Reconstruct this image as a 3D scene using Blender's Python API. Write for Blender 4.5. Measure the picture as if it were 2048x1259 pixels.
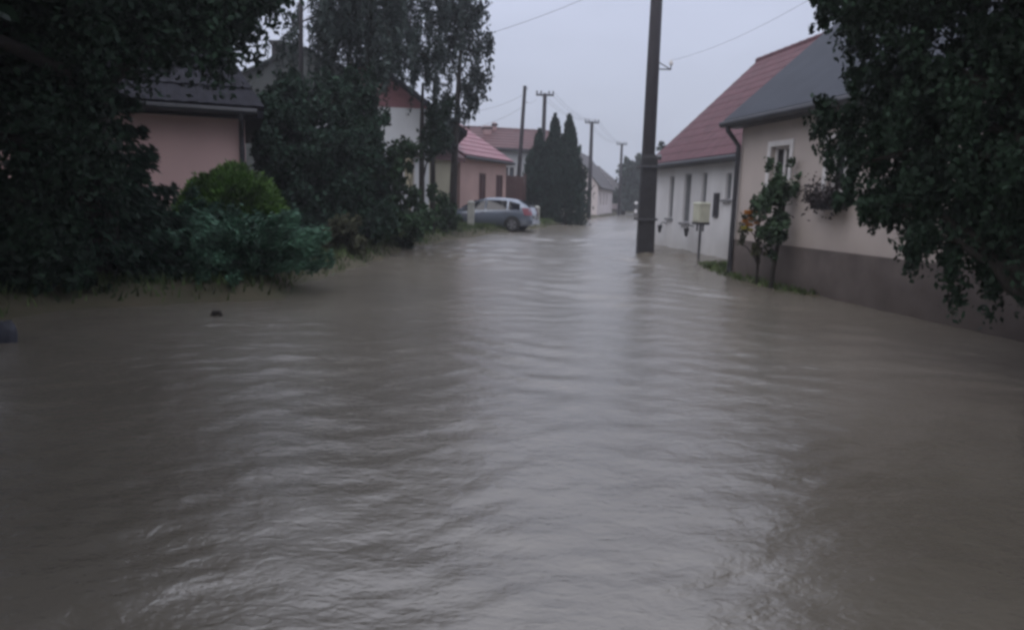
import bpy, math
import numpy as np
from mathutils import Vector, Matrix
R = math.radians
rng = np.random.default_rng(11)
sc = bpy.context.scene
for o in list(bpy.data.objects): bpy.data.objects.remove(o)
C = sc.collection

# ------------------------------------------------------------------ camera
F, CAMH, PITCH, ROLL = 1400.0, 1.6, R(9.35), R(1.6)
cam_d = bpy.data.cameras.new('camera'); cam = bpy.data.objects.new('camera', cam_d); C.objects.link(cam)
cam_d.sensor_width = 36; cam_d.lens = 36*F/2048; cam_d.clip_start = 0.05; cam_d.clip_end = 3000
CM = Matrix.Rotation(math.pi/2-PITCH, 3, 'X') @ Matrix.Rotation(ROLL, 3, 'Z')
cam.matrix_world = Matrix.Translation((0, 0, CAMH)) @ CM.to_4x4()
sc.camera = cam
# ------------------------------------------------------------------ sky
w = bpy.data.worlds.new('World'); sc.world = w; w.use_nodes = True
nt = w.node_tree; N = nt.nodes; L = nt.links
bg = N['Background']
sky = N.new('ShaderNodeTexSky'); sky.sky_type = 'NISHITA'; sky.sun_disc = False
SUN_EL, SUN_AZ = R(48), R(215)
sky.sun_elevation = SUN_EL; sky.sun_rotation = SUN_AZ; sky.dust_density = 4; sky.air_density = 2
tc = N.new('ShaderNodeTexCoord'); sp = N.new('ShaderNodeSeparateXYZ'); L.new(tc.outputs['Generated'], sp.inputs[0])
rp = N.new('ShaderNodeValToRGB'); L.new(sp.outputs['Z'], rp.inputs[0])
rp.color_ramp.elements[0].position = 0.0; rp.color_ramp.elements[0].color = (4.5, 4.95, 6.05, 1)
rp.color_ramp.elements[1].position = 1.0; rp.color_ramp.elements[1].color = (16.0, 16.6, 19.2, 1)
e = rp.color_ramp.elements.new(0.26); e.color = (5.9, 6.35, 8.1, 1)
ns = N.new('ShaderNodeTexNoise'); ns.inputs['Scale'].default_value = 2.2; ns.inputs['Detail'].default_value = 5
mp = N.new('ShaderNodeMapping'); mp.inputs['Scale'].default_value = (1, 1, 2.6); L.new(tc.outputs['Generated'], mp.inputs[0]); L.new(mp.outputs[0], ns.inputs['Vector'])
mr = N.new('ShaderNodeMapRange'); mr.inputs[1].default_value = .3; mr.inputs[2].default_value = .7; mr.inputs[3].default_value = .91; mr.inputs[4].default_value = 1.08
L.new(ns.outputs['Fac'], mr.inputs[0])
mu = N.new('ShaderNodeVectorMath'); mu.operation = 'SCALE'; L.new(rp.outputs[0], mu.inputs[0]); L.new(mr.outputs[0], mu.inputs['Scale'])
mx = N.new('ShaderNodeMix'); mx.data_type = 'RGBA'; mx.inputs[0].default_value = .93      # the cloud deck hides nearly all of the clear sky
L.new(sky.outputs[0], mx.inputs[6]); L.new(mu.outputs[0], mx.inputs[7]); L.new(mx.outputs[2], bg.inputs['Color'])
bg.inputs['Strength'].default_value = 0.1
# ------------------------------------------------------------------ sun (overcast)
sd = bpy.data.lights.new('sun', 'SUN'); sd.energy = 1.2; sd.angle = R(70); sd.color = (1, .96, .92)
so = bpy.data.objects.new('sun', sd); C.objects.link(so)
so.rotation_euler = Vector((math.sin(SUN_AZ)*math.cos(SUN_EL), math.cos(SUN_AZ)*math.cos(SUN_EL), math.sin(SUN_EL))).to_track_quat('Z', 'Y').to_euler()
so.location = (0, 0, 40)
# ------------------------------------------------------------------ exposure and film
sc.view_settings.view_transform = 'Standard'; sc.view_settings.look = 'None'
sc.view_settings.exposure = 0.0; sc.view_settings.gamma = 1; sc.view_settings.use_curve_mapping = False
sc.cycles.use_denoising = True
sc.cycles.pixel_filter_type = 'BLACKMAN_HARRIS'; sc.cycles.filter_width = 3.1
sc.cycles.max_bounces = 6; sc.cycles.diffuse_bounces = 3; sc.cycles.glossy_bounces = 3; sc.cycles.transparent_max_bounces = 6
sc.cycles.volume_bounces = 1; sc.cycles.sample_clamp_indirect = 4

# ------------------------------------------------------------------ picture -> place
CMn = np.array(CM); CO = np.array([0, 0, CAMH])
def ray(px, py): return CMn @ np.array([(px-1024)/F, -(py-629.5)/F, -1.0])
def aty(px, py, y):
    r = ray(px, py); return CO + r*(y/r[1])
def smooth(a, b, t):
    t = np.clip((t-a)/(b-a), 0, 1); return t*t*(3-2*t)
def zw(y): return 0.2*smooth(11, 34, np.asarray(y, float))       # the flood runs gently downhill towards the viewer
def atw(px, py):
    z = 0.0
    for _ in range(8):
        r = ray(px, py); p = CO + r*((z-CAMH)/r[2]); z = float(zw(p[1]))
    return p

# ------------------------------------------------------------------ materials
MATS = {}
def mat(name, col, rough=.7, var=.18, scale=4, bump=0, bscale=30, col2=None, metal=0, spec=.4, island=0, stretch=(1, 1, 1), coat=0, damp=None):
    if name in MATS: return MATS[name]
    m = bpy.data.materials.new(name); m.use_nodes = True; n = m.node_tree.nodes; l = m.node_tree.links
    b = n['Principled BSDF']; b.inputs['Roughness'].default_value = rough; b.inputs['Metallic'].default_value = metal
    b.inputs['Specular IOR Level'].default_value = spec
    if coat: b.inputs['Coat Weight'].default_value = coat; b.inputs['Coat Roughness'].default_value = .08
    t = n.new('ShaderNodeTexCoord'); mp = n.new('ShaderNodeMapping'); mp.inputs['Scale'].default_value = stretch
    g = n.new('ShaderNodeNewGeometry')
    l.new(g.outputs['Position'], mp.inputs[0])
    no = n.new('ShaderNodeTexNoise'); no.inputs['Scale'].default_value = scale; no.inputs['Detail'].default_value = 6
    l.new(mp.outputs[0], no.inputs['Vector'])
    c = np.array(col); c2 = np.array(col2) if col2 else c*(1+var)
    c1 = c if col2 else c*(1-var)
    mx = n.new('ShaderNodeMix'); mx.data_type = 'RGBA'
    mx.inputs[6].default_value = (*c1, 1); mx.inputs[7].default_value = (*c2, 1)
    r_ = n.new('ShaderNodeMapRange'); r_.inputs[1].default_value = .32; r_.inputs[2].default_value = .68
    l.new(no.outputs['Fac'], r_.inputs[0]); l.new(r_.outputs[0], mx.inputs[0])
    out = mx.outputs[2]
    if damp:      # rising damp and splash stains above the ground
        sz = n.new('ShaderNodeSeparateXYZ'); l.new(g.outputs['Position'], sz.inputs[0])
        n3 = n.new('ShaderNodeTexNoise'); n3.inputs['Scale'].default_value = 1.6; n3.inputs['Detail'].default_value = 7; l.new(g.outputs['Position'], n3.inputs['Vector'])
        ma = n.new('ShaderNodeMath'); ma.operation = 'MULTIPLY_ADD'; ma.inputs[1].default_value = -1.3; l.new(n3.outputs['Fac'], ma.inputs[0]); l.new(sz.outputs['Z'], ma.inputs[2])
        m3 = n.new('ShaderNodeMapRange'); m3.inputs[1].default_value = damp[0]-.55; m3.inputs[2].default_value = damp[0]+.25; m3.inputs[3].default_value = damp[1]; m3.inputs[4].default_value = 0; l.new(ma.outputs[0], m3.inputs[0])
        mx3 = n.new('ShaderNodeMix'); mx3.data_type = 'RGBA'; l.new(m3.outputs[0], mx3.inputs[0]); l.new(out, mx3.inputs[6]); mx3.inputs[7].default_value = (*(c*np.array([.5, .47, .4])), 1); out = mx3.outputs[2]
    if island:
        hs = n.new('ShaderNodeHueSaturation'); mr = n.new('ShaderNodeMapRange')
        mr.inputs[3].default_value = 1-island; mr.inputs[4].default_value = 1+island
        l.new(g.outputs['Random Per Island'], mr.inputs[0]); l.new(mr.outputs[0], hs.inputs['Value']); l.new(out, hs.inputs['Color']); out = hs.outputs[0]
    l.new(out, b.inputs['Base Color'])
    if bump:
        n2 = n.new('ShaderNodeTexNoise'); n2.inputs['Scale'].default_value = bscale; n2.inputs['Detail'].default_value = 4
        l.new(mp.outputs[0], n2.inputs['Vector'])
        bp = n.new('ShaderNodeBump'); bp.inputs['Strength'].default_value = bump; bp.inputs['Distance'].default_value = .02
        l.new(n2.outputs['Fac'], bp.inputs['Height']); l.new(bp.outputs[0], b.inputs['Normal'])
    MATS[name] = m; return m
def leafmat(name, col, island=.45):
    return mat(name, col, rough=.65, var=.6, scale=2.6, island=island, spec=.15)
M_white = mat('white_plaster', (.58, .575, .585), .85, .09, 1.3, .25, 60, stretch=(1, 1, .5), damp=(.05, .35))
M_beige = mat('beige_plaster', (.43, .375, .35), .88, .08, 1.2, .2, 60, stretch=(1, 1, .5), damp=(.45, .35))
M_plinth = mat('brown_plinth', (.110, .090, .085), .8, .22, 2, .3, 40, damp=(-.15, .6))
M_pink = mat('pink_plaster', (.60, .41, .40), .88, .07, 1.2, .2, 60)
M_peach = mat('peach_plaster', (.40, .265, .235), .88, .08, 1.0)
M_yellow = mat('yellow_plaster', (.36, .33, .24), .88, .1, 1.0)
M_pale = mat('pale_plaster', (.52, .46, .45), .88, .1, .8)
M_grey_w = mat('grey_plaster', (.36, .37, .38), .88, .1, .8)
M_redroof = mat('red_tile', (.090, .034, .042), .65, .22, 3, .15, 25, spec=.3)
M_pinkroof = mat('rose_tile', (.23, .095, .115), .45, .15, 3, spec=.5)
M_darkred = mat('dark_red_tile', (.085, .036, .038), .6, .2, 3)
M_slate = mat('dark_slate', (.018, .018, .025), .75, .3, 5, .2, 25, spec=.15)
M_brownroof = mat('brown_grey_tile', (.068, .060, .062), .6, .2, 2)
M_greyroof = mat('grey_sheet_roof', (.042, .047, .060), .75, .10, 1.5, spec=.2)
M_greenroof = mat('grey_green_tile', (.03, .036, .035), .75, .2, 3, spec=.15)
M_gutter = mat('dark_gutter', (.030, .030, .036), .45, .2, 5)
M_trim = mat('white_trim', (.62, .60, .60), .6, .08, 4)
M_glass = mat('dark_glass', (.012, .013, .018), .06, .1, 1, spec=.6)
M_greyglass = mat('grey_glass', (.11, .12, .125), .15, .1, 1, spec=.6)
M_brownwood = mat('brown_wood', (.070, .030, .028), .6, .25, 12, .2, 30, stretch=(6, 6, .6))
M_pole = mat('creosoted_wood', (.017, .014, .018), .75, .35, 14, .5, 40, stretch=(5, 5, .3))
M_conc = mat('dark_concrete', (.020, .019, .022), .85, .25, 6, .4, 50)
M_steel = mat('dull_steel', (.09, .09, .10), .45, .2, 10, metal=.6)
M_wire = mat('cable', (.05, .05, .06), .6, .1, 3)
M_cab = mat('cream_cabinet', (.42, .42, .34), .55, .08, 6)
M_bark = mat('wet_bark', (.022, .018, .015), .85, .4, 10, .6, 25, stretch=(3, 3, .6))
M_soil = mat('wet_soil', (.06, .05, .038), .9, .3, 2.2, .5, 20)
M_mud = mat('mud_and_grass', (.055, .055, .030), .9, .3, 1.3, .6, 14, col2=(.085, .070, .045))
M_grass = leafmat('grass_blades', (.060, .085, .032))
M_bushgreen = leafmat('bright_thuja', (.085, .160, .036))
M_juniper = leafmat('blue_juniper', (.072, .145, .095))
M_dark = leafmat('dark_needles', (.017, .036, .023))
M_left = leafmat('dark_leaves', (.017, .034, .020))
M_right = leafmat('hanging_leaves', (.016, .031, .019))
M_mid = leafmat('mid_green_leaves', (.026, .050, .024))
M_larch = leafmat('greyish_needles', (.034, .046, .042))
M_far = leafmat('far_leaves', (.032, .045, .036))
M_cyp = leafmat('cypress_green', (.013, .027, .020))
M_rose = leafmat('rose_leaves', (.036, .062, .034))
M_olive = leafmat('olive_shrub', (.050, .052, .030))

# ------------------------------------------------------------------ object helpers
def link(name, me, m, parent=None, smooth_=False):
    o = bpy.data.objects.new(name, me); C.objects.link(o)
    if m: me.materials.append(m)
    if parent: o.parent = parent
    if smooth_: me.polygons.foreach_set('use_smooth', np.ones(len(me.polygons), bool))
    return o
def tag(o, label, cat, group=None):
    o['label'] = label; o['category'] = cat
    if group: o['group'] = group
    return o
def empty(name, loc, label, cat, group=None, rz=0):
    o = bpy.data.objects.new(name, None); C.objects.link(o); o.location = [float(v) for v in loc]; o.rotation_euler = (0, 0, rz)
    o.empty_display_size = .2
    return tag(o, label, cat, group)
def quads_mesh(name, V, nv=4):
    """V: (n*nv,3) loose polygons of nv corners each"""
    n = len(V)//nv; me = bpy.data.meshes.new(name)
    me.vertices.add(len(V)); me.vertices.foreach_set('co', np.ascontiguousarray(V, np.float32).ravel())
    me.loops.add(len(V)); me.loops.foreach_set('vertex_index', np.arange(len(V), dtype=np.int32))
    me.polygons.add(n); me.polygons.foreach_set('loop_start', np.arange(0, len(V), nv, dtype=np.int32))
    me.update(calc_edges=True); return me
def grid_mesh(name, P):
    """P: (r,c,3)"""
    r, c = P.shape[:2]; me = bpy.data.meshes.new(name)
    me.vertices.add(r*c); me.vertices.foreach_set('co', np.ascontiguousarray(P, np.float32).ravel())
    i = np.arange(r*c).reshape(r, c)
    q = np.stack([i[:-1, :-1], i[:-1, 1:], i[1:, 1:], i[1:, :-1]], -1).reshape(-1)
    me.loops.add(len(q)); me.loops.foreach_set('vertex_index', q.astype(np.int32))
    me.polygons.add(len(q)//4); me.polygons.foreach_set('loop_start', np.arange(0, len(q), 4, dtype=np.int32))
    me.update(calc_edges=True); me.polygons.foreach_set('use_smooth', np.ones(len(q)//4, bool)); return me
class MB:
    def __init__(s): s.v = []; s.f = []
    def poly(s, *p):
        k = len(s.v); s.v += [tuple(float(c) for c in q) for q in p]; s.f.append(tuple(range(k, k+len(p)))); return s
    def hexa(s, a, b):
        """a,b: two matching 4-rings"""
        k = len(s.v); s.v += [tuple(float(c) for c in q) for q in list(a)+list(b)]
        s.f += [(k+3, k+2, k+1, k), (k+4, k+5, k+6, k+7)] + [(k+i, k+(i+1) % 4, k+4+(i+1) % 4, k+4+i) for i in range(4)]; return s
    def box(s, x0, x1, y0, y1, z0, z1):
        return s.hexa([(x0, y0, z0), (x1, y0, z0), (x1, y1, z0), (x0, y1, z0)], [(x0, y0, z1), (x1, y0, z1), (x1, y1, z1), (x0, y1, z1)])
    def fbox(s, fr, u0, u1, v0, v1, n0, n1):
        P = lambda u, v, n: fr[0]+fr[1]*u+fr[2]*v+fr[3]*n
        return s.hexa([P(u0, v0, n1), P(u1, v0, n1), P(u1, v0, n0), P(u0, v0, n0)], [P(u0, v1, n1), P(u1, v1, n1), P(u1, v1, n0), P(u0, v1, n0)])
    def tube(s, pts, rad, k=8, cap=True):
        pts = [np.array(p, float) for p in pts]; n = len(pts)
        rad = [rad]*n if np.isscalar(rad) else rad
        b0 = len(s.v); pu = None
        for i, p in enumerate(pts):
            t = pts[min(i+1, n-1)]-pts[max(i-1, 0)]; t = t/(np.linalg.norm(t)+1e-9)
            a = np.array([1., 0, 0]) if abs(t[0]) < .8 else np.array([0, 1., 0])
            if pu is not None: a = pu
            u = a-t*np.dot(a, t); u /= np.linalg.norm(u)+1e-9; v = np.cross(t, u); pu = u
            for j in range(k):
                an = 2*math.pi*j/k; q = p+rad[i]*(math.cos(an)*u+math.sin(an)*v); s.v.append(tuple(q))
        for i in range(n-1):
            for j in range(k):
                a = b0+i*k+j; b = b0+i*k+(j+1) % k; s.f.append((a, b, b+k, a+k))
        if cap:
            s.f.append(tuple(b0+j for j in range(k))[::-1]); s.f.append(tuple(b0+(n-1)*k+j for j in range(k)))
        return s
    def mesh(s, name):
        me = bpy.data.meshes.new(name); me.from_pydata(s.v, [], s.f); me.update(); return me
    def build(s, name, m, parent=None, smooth_=False): return link(name, s.mesh(name), m, parent, smooth_)

# ------------------------------------------------------------------ ground
shoreL_px = [(0, 646), (150, 618), (350, 610), (560, 602), (622, 566), (700, 545), (765, 522), (860, 492), (915, 478), (1000, 467), (1100, 455), (1178, 438), (1225, 432)]
shoreL = [tuple(atw(*p)[:2]) for p in shoreL_px]
landL = [(-60, 4), (-14, 6.6)] + shoreL + [(14.6, 94), (24, 97), (60, 100), (140, 190), (-120, 190), (-120, 4)]
landR = [(5.75, 15.6), (6.6, 19.4), (5.6, 25.9), (6.6, 32), (9.6, 46), (13, 62), (16.4, 85), (20, 105), (26, 160), (140, 160), (140, -10), (9, -10), (7.4, 5), (6.6, 10.2)]
mound = [(4.75, 18.6), (4.55, 17.3), (4.65, 15.2), (4.9, 13.6), (5.3, 12.6), (5.9, 12.6), (5.9, 15.5), (6.6, 18.4), (5.6, 19.0)]
def sdist(X, Y, poly):
    d = np.full(X.shape, 1e9); ins = np.zeros(X.shape, bool); n = len(poly)
    for i in range(n):
        x0, y0 = poly[i]; x1, y1 = poly[(i+1) % n]
        ex, ey = x1-x0, y1-y0; t = np.clip(((X-x0)*ex+(Y-y0)*ey)/(ex*ex+ey*ey+1e-12), 0, 1)
        d = np.minimum(d, np.hypot(X-x0-t*ex, Y-y0-t*ey))
        c = (y0 > Y) != (y1 > Y)
        ins ^= c & (X < (x1-x0)*(Y-y0)/(y1-y0+1e-12)+x0)
    return np.where(ins, d, -d)
def wob(X, Y): return .5*np.sin(X*2.3+1.7*np.sin(Y*1.1))+.5*np.sin(Y*2.9+1.3*np.sin(X*1.9+2))
def ground_z(X, Y):
    X = np.asarray(X, float); Y = np.asarray(Y, float)
    dl = sdist(X, Y, landL)+.12*wob(X, Y); dr = sdist(X, Y, landR); dm = sdist(X, Y, mound)+.1*wob(X*1.7, Y*1.7)
    z = zw(Y)
    h = -.35+np.zeros(X.shape)
    h = np.maximum(h, np.where(dl > 0, .22*smooth(0, .7, dl)+.014*np.minimum(dl, 12), dl*.35))
    h = np.maximum(h, np.where(dr > 0, .12*smooth(0, 1.2, dr), dr*.3))
    h = np.maximum(h, np.where(dm > 0, .05*smooth(0, .5, dm), dm*.2))
    return z+np.maximum(h, -.35)+.02*wob(X*.9, Y*.8)
gx = np.concatenate([[-700, -400, -200, -120], np.linspace(-80, -22, 20), np.linspace(-20, 20, 170), np.linspace(22, 80, 20), [120, 200, 400, 700]])
gy = np.concatenate([[-300, -100, -40], np.linspace(-20, 2, 12), np.linspace(2.5, 50, 190), np.linspace(51, 130, 70), [160, 220, 320, 500, 900, 1500]])
GX, GY = np.meshgrid(gx, gy)
GZ = ground_z(GX, GY)
o = link('ground', grid_mesh('ground', np.stack([GX, GY, GZ], -1)), M_mud); o['kind'] = 'structure'

# ------------------------------------------------------------------ flood water
def water_mat():
    m = bpy.data.materials.new('muddy_water'); m.use_nodes = True; n = m.node_tree.nodes; l = m.node_tree.links
    b = n['Principled BSDF']; b.inputs['Roughness'].default_value = .26; b.inputs['IOR'].default_value = 2.2; b.inputs['Specular Tint'].default_value = (1, .965, .91, 1)
    g = n.new('ShaderNodeNewGeometry')
    no = n.new('ShaderNodeTexNoise'); no.inputs['Scale'].default_value = .55; no.inputs['Detail'].default_value = 5
    mp = n.new('ShaderNodeMapping'); mp.inputs['Scale'].default_value = (1.1, .7, 1); l.new(g.outputs['Position'], mp.inputs[0]); l.new(mp.outputs[0], no.inputs['Vector'])
    cr = n.new('ShaderNodeValToRGB'); l.new(no.outputs['Fac'], cr.inputs[0])
    cr.color_ramp.elements[0].position = .3; cr.color_ramp.elements[0].color = (.100, .087, .069, 1)
    cr.color_ramp.elements[1].position = .7; cr.color_ramp.elements[1].color = (.146, .129, .105, 1)
    l.new(cr.outputs[0], b.inputs['Base Color'])
    h = None
    for scl, st, dist in ((1.9, (1, 1.7, 1), .011), (7.5, (1, 1.9, 1), .012), (22, (1, 1.5, 1), .005)):
        mp2 = n.new('ShaderNodeMapping'); mp2.inputs['Scale'].default_value = st; mp2.inputs['Rotation'].default_value = (0, 0, R(-14)); l.new(g.outputs['Position'], mp2.inputs[0])
        n2 = n.new('ShaderNodeTexNoise'); n2.inputs['Scale'].default_value = scl; n2.inputs['Detail'].default_value = 3; n2.inputs['Distortion'].default_value = .6
        l.new(mp2.outputs[0], n2.inputs['Vector'])
        bp = n.new('ShaderNodeBump'); bp.inputs['Strength'].default_value = .65; bp.inputs['Distance'].default_value = dist
        l.new(n2.outputs['Fac'], bp.inputs['Height'])
        if h: l.new(h, bp.inputs['Normal'])
        h = bp.outputs[0]
    l.new(h, b.inputs['Normal'])
    return m
NR, NC = 760, 430
yy = np.concatenate([[-40, -20, -8, -3, 0.3], 1.2*np.exp(np.linspace(0, math.log(150/1.2), NR))])
uu = np.linspace(-1, 1, NC)
WY = np.repeat(yy[:, None], NC, 1); half = np.where(yy < 1.2, 14, 6+yy*1.05); WX = uu[None, :]*half[:, None]
stepw = np.maximum(half*2/NC, np.abs(np.gradient(yy)))[:, None]
WZ = np.zeros_like(WX)
patch = .55+.45*np.sin(WX*.7+1.3*np.sin(WY*.35+.5))*np.sin(WY*.45+1.1*np.sin(WX*.5))
r2 = np.random.default_rng(5)
for i in range(90):
    lam = .10*(.62/.10)**r2.random(); th = math.pi/2+r2.normal(0, .6)+.2
    k = 2*math.pi/lam; ph = r2.random()*6.28; a = .0021*lam**.9*(.6+.8*r2.random())
    fade = np.clip((lam/stepw-2.5)/3, 0, 1)
    px_ = WX+.25*np.sin(WY*.9+ph); py_ = WY+.22*np.sin(WX*.8+2*ph)
    s_ = np.sin(k*(px_*math.cos(th)+py_*math.sin(th))+ph)
    WZ += a*fade*(patch if i % 2 else 1.25-patch)*(s_+.35*np.abs(s_))
chop = smooth(10, 20, WY)*(.55+.45*np.sin(WX*.9+.6*np.sin(WY*.7))*np.sin(WY*.5+1))
for i in range(36):                                   # choppier current further up the street
    lam = .5*(1.7/.5)**r2.random(); th = math.pi/2+r2.normal(0, .7); k = 2*math.pi/lam; ph = r2.random()*6.28
    s_ = np.sin(k*((WX+.3*np.sin(WY*.8+ph))*math.cos(th)+(WY+.3*np.sin(WX*.7+ph))*math.sin(th))+ph)
    WZ += .0052*lam*chop*np.clip((lam/stepw-2)/2.5, 0, 1)*(s_+.4*np.abs(s_))
# standing waves where the current turns round the pole and over the kerb
for (tx, ty, tr, am, lm) in ((3.0, 19, 2.4, .05, 1.3), (1.2, 12.2, 1.5, .05, 1.1), (3.6, 12.5, 2.0, .04, 1.0), (1.5, 24, 3, .04, 1.6), (-1.8, 17, 2.0, .03, 1.1), (4.2, 8.5, 1.6, .03, .8), (.2, 7, 1.5, .02, .7)):
    en = np.exp(-(((WX-tx)**2+((WY-ty)*.8)**2)/tr**2))
    WZ += .6*am*en*np.sin(2*math.pi/lm*((WY-ty)+.35*(WX-tx)+.3*np.sin(WX*1.9+ty)))*np.cos(1.5*(WX-tx)+.8*np.sin(WY))
pw = atw(1286, 508); rp_ = np.hypot(WX-pw[0], (WY-pw[1])*.8); WZ += .035*np.exp(-(rp_-.3)/.55)*np.sin(rp_*9-1.2)*(rp_ > .25)     # ripples thrown off by the pole
WZ += zw(WY)
o = link('water', grid_mesh('water', np.stack([WX, WY, WZ], -1)), water_mat()); o['kind'] = 'structure'

# ------------------------------------------------------------------ houses
X3, Y3, Z3 = np.eye(3)
def frame_of(O, U, Nn): return (np.array(O, float), np.array(U, float), Z3, np.array(Nn, float))   # N points out of the wall
def wall_panel(mb, fr, w, h, holes, depth=.16, z0=-.7):
    us = sorted({0, w, *[a for q in holes for a in q[:2]]}); vs = sorted({z0, h, *[a for q in holes for a in q[2:4]]})
    P = lambda u, v, n=0: fr[0]+fr[1]*u+fr[2]*v+fr[3]*n
    for i in range(len(us)-1):
        for j in range(len(vs)-1):
            u, v = (us[i]+us[i+1])/2, (vs[j]+vs[j+1])/2
            if any(q[0] < u < q[1] and q[2] < v < q[3] for q in holes): continue
            mb.poly(P(us[i], vs[j]), P(us[i+1], vs[j]), P(us[i+1], vs[j+1]), P(us[i], vs[j+1]))
    for q in holes:
        a, b, c, d = q[:4]
        for (u0, v0, u1, v1) in ((a, c, b, c), (b, c, b, d), (b, d, a, d), (a, d, a, c)):
            mb.poly(P(u0, v0), P(u1, v1), P(u1, v1, -depth), P(u0, v0, -depth))
def window(fr, q, parent, fm, gm, sill=None, trim=None, fw=.06, mull=True, depth=.14, name='window'):
    a, b, c, d = q[:4]
    m = MB(); n0, n1 = -depth-.02, -depth+.05
    for bx in ((a+.002, a+fw, c+.002, d-.002), (b-fw, b-.002, c+.002, d-.002), (a+fw, b-fw, c+.002, c+fw), (a+fw, b-fw, d-fw, d-.002)): m.fbox(fr, *bx, n0, n1)
    if mull: m.fbox(fr, (a+b)/2-.03, (a+b)/2+.03, c+fw, d-fw, n0+.005, n1-.005)
    wo = m.build(name, fm, parent)
    MB().fbox(fr, a+fw*.5, b-fw*.5, c+fw*.5, d-fw*.5, -depth, -depth+.012).build('pane', gm, wo)
    if sill: MB().fbox(fr, a-.08, b+.08, c-.07, c-.003, -.1, .09).build('sill', sill, wo)
    if trim:
        t = MB(); tw = .11
        for bx in ((a-tw, a-.002, c-.002, d+tw), (b+.002, b+tw, c-.002, d+tw), (a, b, d+.002, d+tw)): t.fbox(fr, *bx, .002, .035)
        t.build('trim', trim, wo)
    return wo
def slope_courses(root_roof, m, Lx0, Lx1, ye, ze, yr, zr, n, wave=.0, period=.3, th=.05, hip=0, step=.035):
    """overlapping courses from eave (ye,ze) to ridge (yr,zr); y measured across the house"""
    e0 = np.array([0, ye, ze]); d = np.array([0, yr-ye, zr-ze]); ln = np.linalg.norm(d); d /= ln
    nrm = np.array([0, -d[2], d[1]]) if yr > ye else np.array([0, d[2], -d[1]])
    nrm = nrm*np.sign(nrm[2])
    for i in range(n):
        a, b = ln*i/n, min(ln*(i+1)/n+.06, ln)
        k = max(2, int((Lx1-Lx0)/period*4)) if wave else 2
        f0 = hip*a/ln; f1 = hip*b/ln
        t = np.linspace(0, 1, k); xs0 = Lx0+f0+(Lx1-Lx0-2*f0)*t; xs1 = Lx0+f1+(Lx1-Lx0-2*f1)*t
        wv = wave*np.abs(np.sin(math.pi*(Lx0+(Lx1-Lx0)*t)/period))
        low = e0+d*a; up = e0+d*b
        A = np.stack([xs0, np.full(k, low[1]), np.full(k, low[2])], -1)+nrm*(step+.022+wv)[:, None] if wave else np.stack([xs0, np.full(k, low[1]), np.full(k, low[2])], -1)+nrm*(.022+step)
        B = np.stack([xs1, np.full(k, up[1]), np.full(k, up[2])], -1)+nrm*(.022+wv if wave else np.full(k, .022))[:, None]
        Fr = np.stack([xs0, np.full(k, low[1]), np.full(k, low[2])], -1)+nrm*.012
        me = grid_mesh('tile_course', np.stack([Fr, A, B], 0)); me.polygons.foreach_set('use_smooth', np.zeros(len(me.polygons), bool))
        link('tile_course', me, m, root_roof)
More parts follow.
